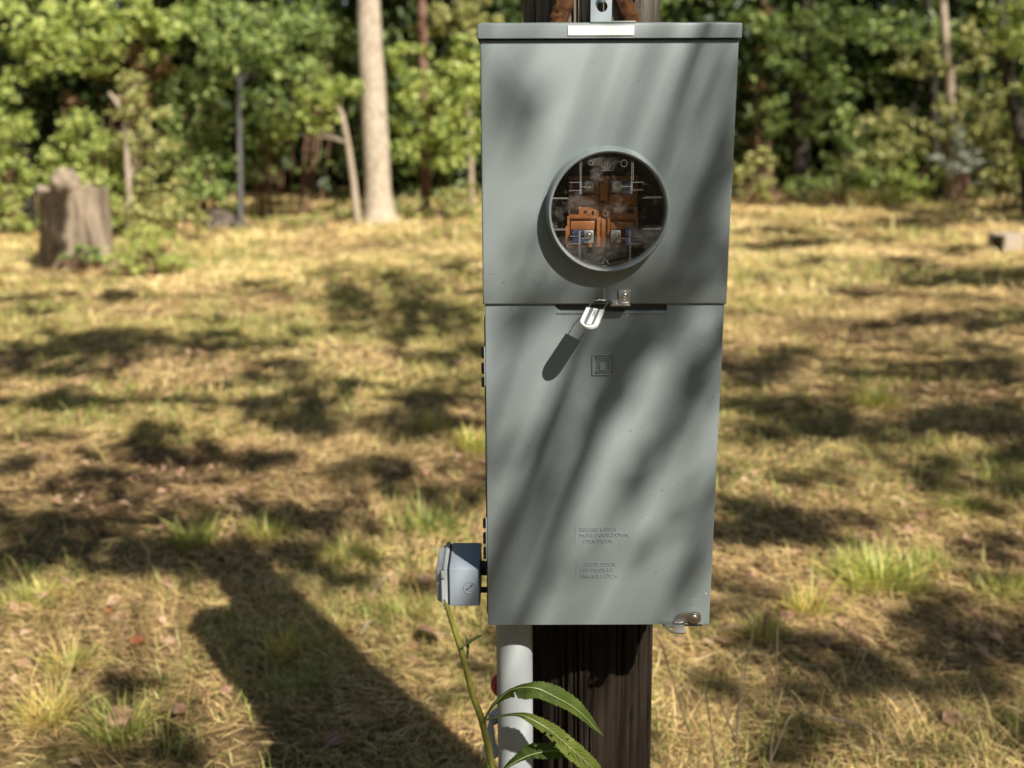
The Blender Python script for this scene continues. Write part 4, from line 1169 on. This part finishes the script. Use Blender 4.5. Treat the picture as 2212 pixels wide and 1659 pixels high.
bush("yellow-green bush low beside the cabinet's right edge", "bush", 1640, 440, 17.6, [cl(1620, 390, 17.6, 45, 35, 190), cl(1680, 410, 17.7, 45, 30, 180), cl(1640, 350, 17.8, 40, 35, 150)], M['lf_olive'], .09, 32)
bush("low green bush below the thick dark trunk", "bush", 1800, 438, 17.6, [cl(1770, 400, 17.6, 60, 28, 230), cl(1840, 385, 17.7, 60, 35, 270), cl(1820, 330, 17.9, 50, 40, 210)], M['lf_mid'], .095, 33)
bush("light green bush below the crooked tree", "bush", 1920, 436, 17.4, [cl(1910, 400, 17.4, 60, 32, 260), cl(1970, 410, 17.4, 50, 28, 200), cl(2000, 370, 17.5, 40, 40, 190)], M['lf_bright'], .09, 34)
bush("olive bush at the clearing's right-hand end under the leaning trunk", "bush", 2170, 435, 16.6, [cl(2150, 400, 16.6, 60, 30, 250), cl(2220, 390, 16.4, 60, 40, 260), cl(2200, 330, 16.6, 50, 40, 220)], M['lf_olive'], .095, 35)
bush("withered pink-brown shrub beside the red-brown trunk", "shrub", 1645, 440, 18.4, [cl(1635, 190, 18.4, 20, 24, 60), cl(1648, 60, 18.4, 22, 50, 90), cl(1625, 300, 18.4, 20, 16, 40)], M['lf_brown'], .10, 36, 1)

# the deeper wood as one mass of leaves, with a floor of shade
r_ = np.random.default_rng(5)
cs = []
for (n_cl, y0, y1, z1, per) in ((170, 19, 24, 4.6, 300), (330, 22, 32, 6.5, 300), (420, 30, 46, 9, 260), (120, 26, 46, 14, 240)):
    for _ in range(n_cl):
        yy = r_.uniform(y0, y1); xx = r_.uniform(-.62, .62) * yy; zz_ = r_.uniform(.1, z1) if r_.random() < .75 else r_.uniform(.1, z1 * .5)
        if -.28 < xx / yy < -.17 and zz_ < 2.4 and yy < 20: continue        # hollow in the edge
        rad = r_.uniform(.7, 1.5)
        k = 9
        sub = r_.normal(0, .55, (k, 3)) * rad + np.array([xx, yy, zz_])
        cs.append(sub[r_.integers(0, k, per)] + r_.normal(0, .26, (per, 3)) * rad)
# closed canopy over the wood, which keeps its inside dark
for _ in range(420):
    xx = r_.uniform(-14, 14); edge = 14.2 + 4.2 * min(1, max(0, (xx + 6) / 12)); yy = edge + r_.uniform(1.6, 13); zz_ = r_.uniform(4.6, 9.5); rad = r_.uniform(.9, 1.5)
    sub = r_.normal(0, .55, (8, 3)) * rad + np.array([xx, yy, zz_])
    cs.append(sub[r_.integers(0, 8, 200)] + r_.normal(0, .3, (200, 3)) * rad)
cs = np.concatenate(cs); cs = cs[cs[:, 2] > .05]
me = leaf_mesh("woodland", cs, .21, M['lf_shade'], None, .3, rng=r_)
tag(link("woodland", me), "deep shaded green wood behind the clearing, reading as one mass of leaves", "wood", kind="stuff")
DEEP = ['just right of the dark forked tree', 'left of the leaning tree', 'behind the leaning tree crown', 'hidden close by the cabinet top', 'left of the slender grey tree', 'right of the thick dark trunk', 'halfway from the thick dark trunk to the crooked tree', 'behind the crooked tree', 'behind the yellowish tree', 'right of the thick pale trunk']
for k, (px, w, Y) in enumerate(((110, 26, 22), (640, 22, 23), (700, 30, 27), (1090, 24, 25), (470, 24, 26), (1780, 26, 24), (1870, 20, 26), (1980, 24, 28), (2130, 22, 25), (880, 26, 24))):
    q = random.Random(k); t_ = tk([(px, 470, w), (px + q.uniform(-8, 8), 250, w * .9), (px + q.uniform(-14, 14), 20, w * .8)], Y, 12)
    tree("wood_trunk", "dim trunk deep in the wood, " + DEEP[k], "tree", (t_[0][0], Y, 0), t_, M['bark_grey'] if k % 2 else M['bark_dark'],
         high(t_[-1][0], Y, 6, 11, 2, 5, 160, 60 + k), M['lf_shade'], .16, "dim trunks deep in the wood", seed=60 + k)

# unseen ring of wood added behind and beside the viewer to block low sky light
cs = []
for _ in range(560):
    a = r_.uniform(0, 2 * math.pi); d = r_.uniform(15, 27)
    x, y = d * math.cos(a), d * math.sin(a)
    if y > 8 and abs(x) < .62 * y + 3: continue
    hmax = 13.0
    da = abs((math.atan2(y, x) - math.atan2(SUN.y, SUN.x) + math.pi) % (2 * math.pi) - math.pi)
    if da < .75: hmax = min(13, .5 * d)
    elif y > 0 and x > 0: hmax = 7
    zz_ = r_.uniform(.4, hmax); k = 8; rad = r_.uniform(1.0, 1.9)
    sub = r_.normal(0, .6, (k, 3)) * rad + np.array([x, y, zz_])
    cs.append(sub[r_.integers(0, k, 170)] + r_.normal(0, .3, (170, 3)) * rad)
cs = np.concatenate(cs); cs = cs[cs[:, 2] > .05]
me = leaf_mesh("sky_block_wood", cs, .42, M['lf_shade'], None, .3, rng=r_)
tag(link("sky_block_wood", me), "unseen ring of wood added behind and beside the viewer to block sky light", "wood", kind="stuff")

# fallen logs in the hollow at the wood's edge
lg = thing("log_pile", "low pile of grey rotting logs in the dark hollow by the grey tree", "logs", gnd(480, 497))
for (a, c, d, e, r) in ((445, 492, 520, 486, .10), (452, 480, 505, 476, .08), (455, 465, 500, 470, .07), (500, 490, 540, 494, .07)):
    p, q = at(a, c, 14.2), at(d, e, 14.5); b = MB(); b.tube([p, p.lerp(q, .5) + Vector((0, 0, .02)), q], [r, r * 1.05, r * .9], 12); b.build("log", M['log'], lg, ang=50)

# ------------------------------------------------------------------ stump
sb = gnd(150, 578); SY = sb.y
st = thing("tree_stump", "tall broken tree stump with a rounded knob on top, beside green weeds", "stump", sb)
m_ = mpp(500, SY); zt_s = at(150, 412, SY).z
b = MB(); bm = b.bm
rings = []; na = 72
for j in range(26):
    t = j / 25; z = -.04 + (zt_s + .04) * t
    ring = []
    for k in range(na):
        q = 2 * math.pi * k / na; cx, cy_ = math.cos(q), math.sin(q)
        r = (68 + 12 * (1 - t) ** 2.2 + 4 * t) * m_
        r *= 1 + .11 * noise.noise((cx * 2.4, cy_ * 2.4, z * .8)) + .06 * noise.noise((cx * 7, cy_ * 7, z * 1.5)) + .12 * (1 - t) ** 3 * math.cos(q * 5 + 1)
        dz = (.05 * noise.noise((cx * 3, cy_ * 3, 9)) + .03 * noise.noise((cx * 9, cy_ * 9, 4))) * t ** 3
        ring.append(bm.verts.new((sb.x + r * cx - .02, SY + .30 + r * cy_, z + dz)))
    rings.append(ring)
for r0, r1 in zip(rings, rings[1:]):
    for k in range(na): bm.faces.new((r0[k], r0[(k + 1) % na], r1[(k + 1) % na], r1[k]))
cv = bm.verts.new((sb.x, SY + .3, zt_s - .08))
for k in range(na): bm.faces.new((rings[-1][k], rings[-1][(k + 1) % na], cv))
b.build("stump_body", M['stump'], st, ang=75)
b = MB(); kb = at(141, 398, SY + .06); rk = 32 * m_
bmesh.ops.create_icosphere(b.bm, subdivisions=4, radius=1)
for v in b.bm.verts:
    k = 1 + .16 * noise.noise(v.co * 2.2) + .06 * noise.noise(v.co * 6)
    v.co = Vector((v.co.x * rk * k, v.co.y * rk * k, v.co.z * rk * 1.05 * k)) + kb
b.build("knob", M['stump'], st)
b = MB()
for (dx, w0, w1, z0_, z1_, dy) in ((.02, .16, .12, .30, zt_s + .04, .03), (.24, .13, .09, -.02, .55, .05), (-.20, .10, .07, -.02, zt_s * .8, .04)):
    pts = [(sb.x + dx + .02 * math.sin(z * 7), SY + .0 + dy + .02 * z, z) for z in np.linspace(z0_, z1_, 9)]
    b.tube(pts, [w0 * .5 + (w1 - w0) * .5 * i / 8 for i in range(9)], 14)
for v in b.bm.verts: v.co += Vector((noise.noise(v.co * 9), noise.noise(v.co * 8 + Vector((3, 0, 0))), 0)) * .025
b.build("stump_buttress", M['stump'], st, ang=75)
bush("feathery yellow-green weed clump growing beside the stump", "weeds", 320, 590, gnd(320, 592).y, [cl(305, 530, gnd(320, 592).y + .1, 50, 46, 360), cl(350, 545, gnd(320, 592).y, 50, 42, 300), cl(270, 575, gnd(320, 592).y - .1, 44, 26, 160), cl(380, 570, gnd(320, 592).y, 30, 20, 150)], M['lf_bright'], .085, 41, 14, "weed_clump", "weeds around the stump", sunward=.3, tint0=.74, aspect=.2)
bush("small dark green weed at the foot of the stump", "weeds", 175, 575, gnd(190, 580).y, [cl(185, 548, gnd(190, 580).y - .05, 24, 20, 130), cl(150, 560, gnd(190, 580).y - .1, 18, 14, 70), cl(215, 560, gnd(190, 580).y, 20, 24, 110)], M['lf_mid'], .05, 42, 8, "weed_clump", "weeds around the stump")

# ------------------------------------------------------------------ concrete block at the right
cb = gnd(2172, 541)
blk = thing("concrete_block", "hollow concrete block lying on its side on the grass", "block", cb)
b = MB(); bm = b.bm
L2, Hh, Dd, w = .39, .21, .21, .026
# square tube along its length with a middle web
rot = Matrix.Rotation(R(36), 4, 'Z'); off = Vector((cb.x + .04, cb.y + .12, hz(cb.x, cb.y) - .01))
def bl(x0, x1, y0, y1, z0, z1):
    n0 = len(bm.verts); b.box(x0, x1, y0, y1, z0, z1); bm.verts.ensure_lookup_table()
    for v in bm.verts[n0:]: v.co = rot @ v.co + off
bl(-L2 / 2, L2 / 2, -Dd / 2, Dd / 2, 0, w); bl(-L2 / 2, L2 / 2, -Dd / 2, Dd / 2, Hh - w, Hh)
bl(-L2 / 2, L2 / 2, -Dd / 2, -Dd / 2 + w, w, Hh - w); bl(-L2 / 2, L2 / 2, Dd / 2 - w, Dd / 2, w, Hh - w)
bl(-.015, .015, -Dd / 2 + w, Dd / 2 - w, w, Hh - w)
b.build("block_body", M['block'], blk, smooth=False)

# ------------------------------------------------------------------ grass tufts that stand out
def tuft(label, px, py, rx, h, n, tint, spread=.9, w=.004, seed=0, mname='grass', yellow=0):
    c = gnd(px, py); q = np.random.default_rng(seed); u2 = mpp(py, c.y); n = int(n * 1.7); rx *= 1.25; h *= 1.15; tint = min(.9, tint + .2)
    x = c.x + q.normal(0, .42, n) * rx * u2; y = c.y + q.normal(0, .35, n) * rx * u2
    az = np.arctan2(y - c.y, x - c.x) + q.normal(0, .6, n)
    lift = np.clip(1.45 - q.uniform(0, spread, n), .15, 1.5)
    me = blades("grass_tuft", x, y, az, h * u2 * q.gamma(5, .18, n), lift, w * q.uniform(.6, 1.2, n), np.zeros(n), M[mname], np.clip(tint + q.normal(0, .26, n), 0, 1))
    tag(link("grass_tuft", me), label, "grass tuft", "grass tufts standing out of the straw")
tuft("big bright green spreading grass tuft right of the cabinet", 1905, 1250, 85, 62, 620, .42, 1.1, .0042, 1)
tuft("yellow-green grass tuft fanning out below the big bright one", 1745, 1315, 34, 62, 150, .66, 1.0, .0042, 2)
tuft("stiff green grass tuft among dry straw, left of the cabinet's shadow top", 420, 1185, 36, 56, 170, .42, .9, .0045, 3)
tuft("pale green grass tuft standing at the very top of the cabinet's shadow", 578, 1168, 36, 48, 150, .5, .9, .0045, 4)
tuft("dark green low tuft at the edge of the shade beside the bright one", 2010, 1215, 34, 36, 180, .2, 1.2, .004, 5)
tuft("green tuft cut by the frame's right-hand edge below the bright one", 2180, 1280, 50, 45, 300, .35, 1.2, .004, 6)
tuft("small green tuft alone in dry straw above the right-hand shade", 2085, 1100, 40, 34, 160, .4, 1.2, .0045, 7)
tuft("lime tuft in a sunny spot of the right-hand field, mid distance", 1890, 870, 40, 36, 220, .5, 1.0, .006, 8)
tuft("orange-tipped dry tuft standing inside the cabinet's shadow", 612, 1420, 26, 52, 110, .86, .8, .0035, 9)
tuft("small brown tuft right of the orange-tipped one, in the shadow", 705, 1395, 22, 34, 80, .75, 1.0, .0032, 10)
tuft("soft green grass patch low inside the cabinet's shadow", 640, 1490, 70, 36, 380, .28, 1.3, .003, 11)
tuft("yellow grass tuft with orange base near the lower left of the view", 100, 1560, 40, 75, 170, .85, 1.0, .003, 12)
tuft("thin green grass tuft low at the left, growing upright", 265, 1590, 45, 70, 170, .35, 1.0, .003, 13)
tuft("green grass tuft growing left of the oak leaf", 800, 1345, 40, 40, 150, .35, 1.2, .003, 14)
tuft("green tuft beside the weed stem, right of the oak leaf", 880, 1330, 30, 40, 110, .45, 1.0, .003, 15)
tuft("yellow-lit tuft with light tips at the middle left in the sun", 150, 1450, 36, 62, 120, .62, 1.0, .003, 16)
tuft("light green tuft in the sun near the left edge above the dry patch", 90, 1310, 50, 40, 170, .55, 1.1, .0035, 17)
tuft("green tuft left of the small outlet box, half in sun", 755, 1215, 46, 46, 190, .5, 1.1, .004, 18)
tuft("dim green patch right behind the outlet box", 930, 1140, 60, 44, 300, .22, 1.3, .0045, 19)
tuft("yellowish tuft close to the cabinet's right edge, mid height", 1650, 1390, 34, 56, 110, .62, .8, .003, 20)
tuft("green tuft upper left of the oak leaf's shadow, sunlit", 930, 925, 40, 30, 160, .5, 1.0, .006, 21)
tuft("lime tuft at the cabinet's left edge in mid field", 1020, 960, 30, 40, 150, .55, .9, .006, 22)

# ------------------------------------------------------------------ fallen leaves
def oak_leaf(label, px, py, size, rot, tilt, m, lobes=3, group="fallen leaves on the straw", seed=0, zlift=.035):
    c = gnd(px, py); q = random.Random(seed)
    pts = []
    n = 40
    for k in range(n + 1):
        t = k / n
        w = math.sin(math.pi * min(1, t * .96 + .02)) ** .8 * (.30 + .16 * abs(math.sin(t * math.pi * (lobes + .5)))) * (1 - .25 * t)
        pts.append((t, w))
    mt = Matrix.Translation((c.x, c.y, hz(c.x, c.y) + zlift)) @ Matrix.Rotation(rot, 4, 'Z') @ Matrix.Rotation(tilt, 4, 'X')
    verts, loops, fs, tints = [], [], [], []
    for (t, w) in pts:
        for a in (-1, -.5, 0, .5, 1):
            z = .12 * abs(a) * w + .05 * math.sin(t * 5 + a * 2) + .03 * q.uniform(-1, 1)
            verts.append((mt @ Vector(((t - .5) * size, a * w * size, z * size)))[:]); tints.append(.5 + .35 * q.uniform(-1, 1) - (.25 if a == 0 else 0))
    for k in range(n):
        for a in range(4):
            i = k * 5 + a; loops += [i, i + 1, i + 6, i + 5]; fs.append(4)
    me = np_mesh("fallen_leaf", verts, np.array(fs), np.array(loops), m, np.clip(tints, 0, 1), True)
    o = link("fallen_leaf", me)
    b = MB(); b.tube([mt @ Vector((-.62 * size, 0, 0)), mt @ Vector((0, 0, .01 * size)), mt @ Vector((.45 * size, 0, .01 * size))], [.0012, .001, .0004], 5)
    s_ = b.build("leaf_stalk", M['drystalk'], o)
    return tag(o, label, "leaf", group)
oak_leaf("large pinkish-brown lobed oak leaf tilted up in the straw by the weed stem", 932, 1392, .105, R(115), R(38), M['fallen'], seed=1, zlift=.05)
oak_leaf("small orange leaf in sunny straw left of the shadow tip", 300, 1400, .05, R(20), R(20), M['fallen_o'], seed=2)
oak_leaf("tiny red leaf in the straw, left of the small orange leaf", 237, 1338, .03, R(70), R(10), M['fallen_o'], seed=3)
oak_leaf("pale brown curled leaf low at the left, standing against a green tuft", 265, 1575, .085, R(40), R(35), M['fallen'], seed=4, zlift=.04)
oak_leaf("small pale leaf right of the pale curled leaf", 390, 1555, .05, R(-30), R(25), M['fallen'], seed=5)
oak_leaf("pink-brown leaf lying beside the lower end of the shadow's left edge", 490, 1515, .05, R(-50), R(10), M['fallen'], seed=6)
oak_leaf("brown leaf in the straw right of the latch", 1700, 1340, .05, R(10), R(30), M['fallen'], seed=7)
oak_leaf("brown leaf in the shaded straw below the fanning tuft", 1780, 1400, .06, R(80), R(15), M['fallen'], seed=8)
oak_leaf("broad tan leaf in the dry grass by the cabinet's lower right corner", 1560, 1410, .06, R(130), R(25), M['fallen'], seed=9)
oak_leaf("dark brown leaf at the bottom of the view inside the shadow", 725, 1625, .07, R(60), R(15), M['fallen'], seed=10)
oak_leaf("small dusty leaf at the bottom right in tangled grass", 2060, 1560, .07, R(15), R(20), M['fallen'], seed=11)
oak_leaf("light brown leaf in the straw left of the green tuft by the outlet box", 1010 - 90, 1265, .06, R(35), R(25), M['fallen'], seed=12)

# ------------------------------------------------------------------ twigs and tall dry stalks
def stalk(label, px, py, lines, seed):
    base = gnd(px, py); root = thing("dry_stalk", label, "stalk", base, "tall dry stalks in the rough grass")
    for pts in lines:
        b = MB(); n = len(pts)
        P = [at(a, c, base.y + d) for a, c, d in pts]
        P = [Vector((base.x, base.y, -.02))] + P if pts[0][1] > 1600 else P
        b.tube(P, [.0027 - .0018 * i / (len(P) - 1) for i in range(len(P))], 6); b.build("stem", M['drystalk'], root)
    return root
stalk("dark thin forked weed stalk rising right of the post", 1590, 1700, [[(1588, 1640, 0), (1594, 1540, 0), (1610, 1460, 0), (1632, 1330, 0)], [(1590, 1600, 0), (1560, 1530, 0), (1535, 1450, 0)], [(1592, 1560, 0), (1602, 1480, .02), (1604, 1400, .03)]], 1)
stalk("green straight weed stalk beside the forked one", 1660, 1720, [[(1664, 1640, 0), (1672, 1540, 0), (1678, 1420, 0), (1680, 1350, 0)], [(1666, 1640, 0), (1700, 1560, .02), (1718, 1520, .03)]], 2)
stalk("long pale grass stalk slanting away from the post's right edge", 1500, 1600, [[(1490, 1585, 0), (1462, 1500, 0), (1432, 1400, -.05), (1412, 1362, -.08)]], 3)
stalk("thin leaning dry stalk between the post and the forked weed", 1540, 1680, [[(1545, 1640, 0), (1528, 1520, 0), (1518, 1440, 0)]], 4)
def twig(label, a, c, d, e, r=.003):
    p, q = gnd(a, c), gnd(d, e); p.z = hz(p.x, p.y) + .03; q.z = hz(q.x, q.y) + .04
    b = MB(); b.tube([p, p.lerp(q, .5) + Vector((0, .01, .012)), q], [r, r * .9, r * .5], 6); o = b.build("twig", M['bark_tan'])
    tag(o, label, "twig", "twigs lying in the straw")
twig("thin tan twig lying in straw left of the outlet box", 1120 * .6 + 130, 1300, 850, 1258)
twig("pale splinter inside the cabinet's shadow", 780, 1388, 806, 1362, .004)
twig("grey twig curving through the rough grass at the bottom right", 1740, 1560, 1930, 1620, .003)
twig("long straw-coloured twig lying at the right in the dim grass", 1850, 1500, 1990, 1560, .0025)
twig("dark twig lying near the bottom inside the shadow", 690, 1655, 770, 1620, .003)

# ------------------------------------------------------------------ tall trees out of view that give the dappled shade
TR = [(2.6, -7.2, 12), (8.5, 3.2, 14), (11, 8.5, 14), (-3.8, -5.5, 14), (1.2, -10, 15), (-7, 3.0, 13), (13.5, 13, 14)]
LV = [[] for _ in TR]; LIMB = [[] for _ in TR]
q = np.random.default_rng(77)
def canopy(P, t0, t1, leafsize):
    """a spray of leaves at points on the sun's way to the lit points P"""
    t = q.uniform(t0, t1)
    tt = t + q.uniform(-.45, .45, len(P))
    C = P + np.array(SUN)[None, :] * tt[:, None]
    m = C.mean(0)
    i = min(range(len(TR)), key=lambda k: (TR[k][0] - m[0]) ** 2 + (TR[k][1] - m[1]) ** 2)
    LV[i].append((C, leafsize)); LIMB[i].append(m)
LEAF_A = .30                         # leaf area / size^2, seen from the sun
STREAK = []
def face_streak(px, py, half_len, half_w, ang, cover, t0=4.4, t1=6.2, size=.045):
    """a leafy twig whose shadow is one slanting streak on the cabinet"""
    c = at(px, py, YF); u3 = mpp(py, YF); a = R(ang)
    A = math.pi * half_len * half_w * u3 * u3 * abs(SUN.y) * 1.3
    n = max(3, int(A * cover * 1.5 / (LEAF_A * size * size)))
    e = np.clip(q.normal(0, .55, n), -1.2, 1.2) * half_len * u3; f = q.normal(0, .5, n) * half_w * u3
    P = np.stack([c.x + e * math.cos(a) - f * math.sin(a), np.full(n, YF), c.z + e * math.sin(a) + f * math.cos(a)], 1)
    t = q.uniform(t0, t1)
    LV[0].append((P + np.array(SUN)[None, :] * (t + q.uniform(-.2, .2, n))[:, None], size))
    d = Vector((math.cos(a), 0, math.sin(a))); m = c + SUN * t
    STREAK.append((m - d * half_len * u3 * .8, m, m + d * half_len * u3, m + d * (half_len * u3 + .04) + SUN * .9))
for args in ((1562, 270, 200, 38, 76, 1.7), (1505, 470, 190, 52, 58, 1.7), (1420, 610, 200, 40, 30, 1.5), (1250, 630, 150, 30, 20, .9), (1540, 620, 120, 34, 55, 1.2),
             (1112, 195, 80, 32, 58, .8), (1122, 315, 90, 28, 55, .75), (1080, 590, 80, 30, 55, .7), (1095, 700, 95, 30, 48, 1.2), (1365, 735, 150, 52, 58, 1.6),
             (1310, 880, 150, 34, 58, 1.5), (1470, 870, 210, 40, 58, 1.8), (1545, 740, 110, 26, 60, 1.3), (1410, 1000, 120, 26, 55, 1.1), (1125, 950, 120, 20, 52, 1.0), (1230, 1010, 130, 18, 58, .7),
             (1500, 1070, 90, 24, 45, .6), (1090, 1110, 120, 20, 60, .5), (1430, 1150, 120, 22, 40, .35), (1260, 1180, 150, 20, 55, .22), (1180, 1290, 140, 22, 40, .25), (1490, 1240, 90, 20, 45, .3)):
    face_streak(*args)
SUNNY = ((1905, 1250, 120), (1745, 1315, 55), (150, 1330, 200), (150, 1450, 120), (1890, 870, 70), (1750, 700, 120), (500, 1290, 90), (350, 560, 160), (2165, 530, 75), (900, 1400, 100), (1620, 1360, 40), (100, 1560, 90), (1000, 960, 50))
def ground_blob(px, py, rx, ry, cover, t0=6, t1=10, size=.12):
    cover *= 2.3; rx *= 1.15; ry *= 1.15; n = 1200
    kk = int(max(5, min(16, rx * ry / 220))); sr_ = np.sqrt(q.random(kk)); sth = q.uniform(0, 6.283, kk); ix = q.integers(0, kk, n)
    ox_, oy_ = sr_[ix] * np.cos(sth[ix]) + q.normal(0, .24, n), sr_[ix] * np.sin(sth[ix]) + q.normal(0, .24, n)
    r = np.sqrt(ox_ ** 2 + oy_ ** 2); th = np.arctan2(oy_, ox_)
    ok = [not any((px + a - sx_) ** 2 + ((py + c - sy_) * 1.9) ** 2 < (sr * .8) ** 2 for sx_, sy_, sr in SUNNY) for a, c in zip(r * np.cos(th) * rx, r * np.sin(th) * ry)]
    P = np.array([gnd(px + a, py + c)[:] for a, c in zip(r * np.cos(th) * rx, r * np.sin(th) * ry)])
    e1, e2 = gnd(px + rx, py), gnd(px - rx, py); f1, f2 = gnd(px, py + ry), gnd(px, py - ry)
    A = math.pi * (e1 - e2).length * .5 * (f1 - f2).length * .5 * SUN.z
    n = max(4, min(1200, int(A * cover / (LEAF_A * size * size))))
    P = P[:n][np.array(ok[:n], bool)]
    tf = (P[:, 1] - YF) / -SUN.y                     # sight of the sun past the cabinet: leave the cabinet's own share of light alone
    xf, zf = P[:, 0] + SUN.x * tf, SUN.z * tf
    P = P[~((xf > xl - .12) & (xf < xr + .12) & (zf > .62) & (zf < 1.85))]
    if len(P) > 3: canopy(P, t0, t1, size)
GB = [(520, 1205, 120, 28, 1.3), (1620, 1130, 120, 34, 1.2), (1780, 1160, 120, 20, 1.0), (1700, 1395, 130, 20, 1.2), (1900, 1430, 160, 20, 1.2), (2120, 1370, 120, 50, 1.3), (2080, 1500, 150, 20, .9), (1650, 1520, 120, 22, .6), (1480, 1500, 60, 40, .6), (1850, 1560, 120, 18, .7), (2050, 1630, 120, 18, .8), (1600, 1640, 120, 16, .7), (2120, 1250, 50, 22, 1.0), (200, 1200, 230, 30, 1.2), (560, 1135, 200, 22, 1.1), (300, 1235, 120, 24, 1.2), (480, 740, 120, 20, .9), (100, 880, 120, 18, 1.0), (1750, 1490, 120, 18, .8), (2050, 1480, 110, 24, .9), (2130, 800, 110, 22, 1.1), (1950, 700, 120, 12, .9), (2080, 540, 120, 7, .8), (700, 830, 120, 14, 1.0), (330, 980, 150, 20, 1.0), (815, 640, 95, 40, 1.3), (870, 700, 110, 30, 1.2), (150, 765, 170, 32, 1.3), (330, 735, 130, 20, 1.0), (60, 800, 80, 22, 1), (640, 900, 110, 40, 1.3), (560, 800, 90, 22, .9), (850, 930, 80, 40, 1.1), (960, 880, 80, 40, 1.2),
      (900, 1070, 110, 40, 1.2), (780, 1010, 100, 26, .9), (150, 1150, 130, 30, 1.0), (260, 1050, 130, 24, .9), (60, 1230, 80, 30, 1.1), (330, 1210, 110, 28, 1.0), (450, 1100, 70, 20, .6), (700, 1120, 120, 25, .8), (520, 1000, 80, 18, .7), (90, 960, 100, 16, .8), (560, 620, 60, 9, .7), (700, 590, 50, 7, .6), (60, 640, 80, 10, 1.0), (250, 640, 60, 10, .8), (1000, 580, 50, 10, .9),
      (420, 690, 60, 9, .6), (980, 760, 60, 20, 1.1), (400, 880, 120, 18, .8), (200, 880, 110, 14, .7), (350, 1490, 130, 30, .8), (100, 1420, 100, 22, .7), (180, 1640, 160, 25, .6), (420, 1600, 60, 25, .8), (980, 1500, 40, 30, .8),
      (2080, 472, 170, 9, 1.4), (1900, 490, 150, 7, 1.0), (1660, 500, 90, 7, .8), (1680, 530, 110, 10, 1.2), (1850, 515, 80, 6, .7), (2160, 600, 80, 22, 1.4), (2020, 610, 80, 14, 1.0), (1900, 640, 100, 10, .8), (2150, 700, 110, 22, 1.2), (1650, 790, 90, 30, 1.3), (1760, 760, 90, 18, 1.0), (1850, 800, 90, 14, .7), (2050, 760, 90, 14, .9),
      (1700, 900, 130, 34, 1.4), (1860, 930, 110, 28, 1.3), (2050, 900, 140, 34, 1.4), (2180, 960, 70, 40, 1.2), (1990, 1010, 120, 24, 1.0), (1620, 1110, 70, 40, 1.3), (1740, 1130, 110, 24, 1.2), (2120, 1060, 90, 22, .9), (2150, 1180, 80, 26, 1.1), (2050, 1330, 110, 45, 1.3), (2190, 1400, 80, 60, 1.1), (1640, 1250, 70, 26, 1.0), (1740, 1400, 120, 26, 1.1), (1900, 1450, 110, 24, 1.2), (1620, 1480, 120, 30, .7), (2150, 1580, 90, 26, .7), (1800, 1600, 110, 18, .5)]
for a in GB: ground_blob(*a)
# random small breaks in the light over the rest of the field and on the wood's right side
for _ in range(170):
    px, py = q.uniform(-150, 2350), q.uniform(560, 1640)
    if py < 640 and px < 900: continue
    if any((px - a) ** 2 + (py - c) ** 2 * 2 < r2 * r2 for a, c, r2 in SUNNY): continue
    s_ = (py - 380) / 1100
    ground_blob(px, py, q.uniform(30, 75), q.uniform(8, 30) * (s_ + .25), q.uniform(.4, 1.0))
# shade on the left half of the stump
P = np.array([at(105 + a, 500 + c, SY)[:] for a, c in zip(q.uniform(-36, 36, 500), q.uniform(-75, 80, 500))]); canopy(P[:260], 5, 7, .10)
for _ in range(5):
    px, py, Y = q.uniform(1600, 2250), q.uniform(60, 430), q.uniform(16.5, 18.5)
    p = np.array(at(px, py, Y)[:])
    P = p + q.normal(0, .45, (90, 3)); canopy(P, 9, 13, .15)
r_ = np.random.default_rng(9)
SHADE_LABELS = ["tall tree whose low boughs shade the cabinet, beside the viewer", "tall tree right of the clearing whose crown dapples the grass", "tall tree by the clearing's right side, farther along", "tall tree behind the viewer's left shoulder",
                "tallest tree, well behind the viewer", "tall tree left of the clearing", "tall tree by the far right corner of the clearing"]
for i, (tx, ty, th) in enumerate(TR):
    if not LV[i]: continue
    root = thing("shade_tree", SHADE_LABELS[i], "tree", (tx, ty, 0), "tall trees around the clearing that cast the dappled shade")
    tk_ = [Vector((tx + .15 * math.sin(k * 1.3 + i), ty + .12 * math.cos(k * 1.7), th * k / 8)) for k in range(9)]
    tk_[0].z = -.1
    b = MB(); b.tube(tk_, [.20 * (1 - .85 * k / 8) for k in range(9)], 14); b.build("trunk", M['bark_dark'], root, ang=80)
    b = MB()
    if i == 0:
        node = sum((p[3] for p in STREAK), Vector()) / len(STREAK) + Vector((1.0, -.2, 2.2)); e = tk_[7]
        b.tube([node, node.lerp(e, .35) + Vector((.1, 0, .18)), node.lerp(e, .7) + Vector((.1, 0, .12)), e], [.010, .016, .024, .035], 8)
        for p in STREAK:
            b.tube(p + (node,), [.0010, .0014, .0014, .0012, .002], 5)
    for m in LIMB[i]:
        m = Vector(m); zz_ = max(2.2, m.z - (Vector((m.x, m.y, 0)) - Vector((tx, ty, 0))).length * .45)
        k = min(8, max(1, int(zz_ / th * 8))); s_ = tk_[k]; d = m - s_
        pts = [s_ + d * f + Vector((r_.normal(0, .06), r_.normal(0, .06), math.sin(f * math.pi) * .35)) * min(1, d.length / 3) for f in (0, .25, .5, .75, 1)]
        r0 = min(.026, .005 + .0032 * d.length); b.tube(pts, [r0, r0 * .75, r0 * .5, r0 * .3, r0 * .12], 6)
    tag(b.build("branches", M['bark_dark'], root), kind='stuff')
    C = np.concatenate([c for c, s_ in LV[i]]); S = np.concatenate([np.full(len(c), s_) for c, s_ in LV[i]])
    me = leaf_mesh("crown", C, S, M['lf_mid'], None, .8, rng=r_, aspect=.62)
    link("crown", me, root)
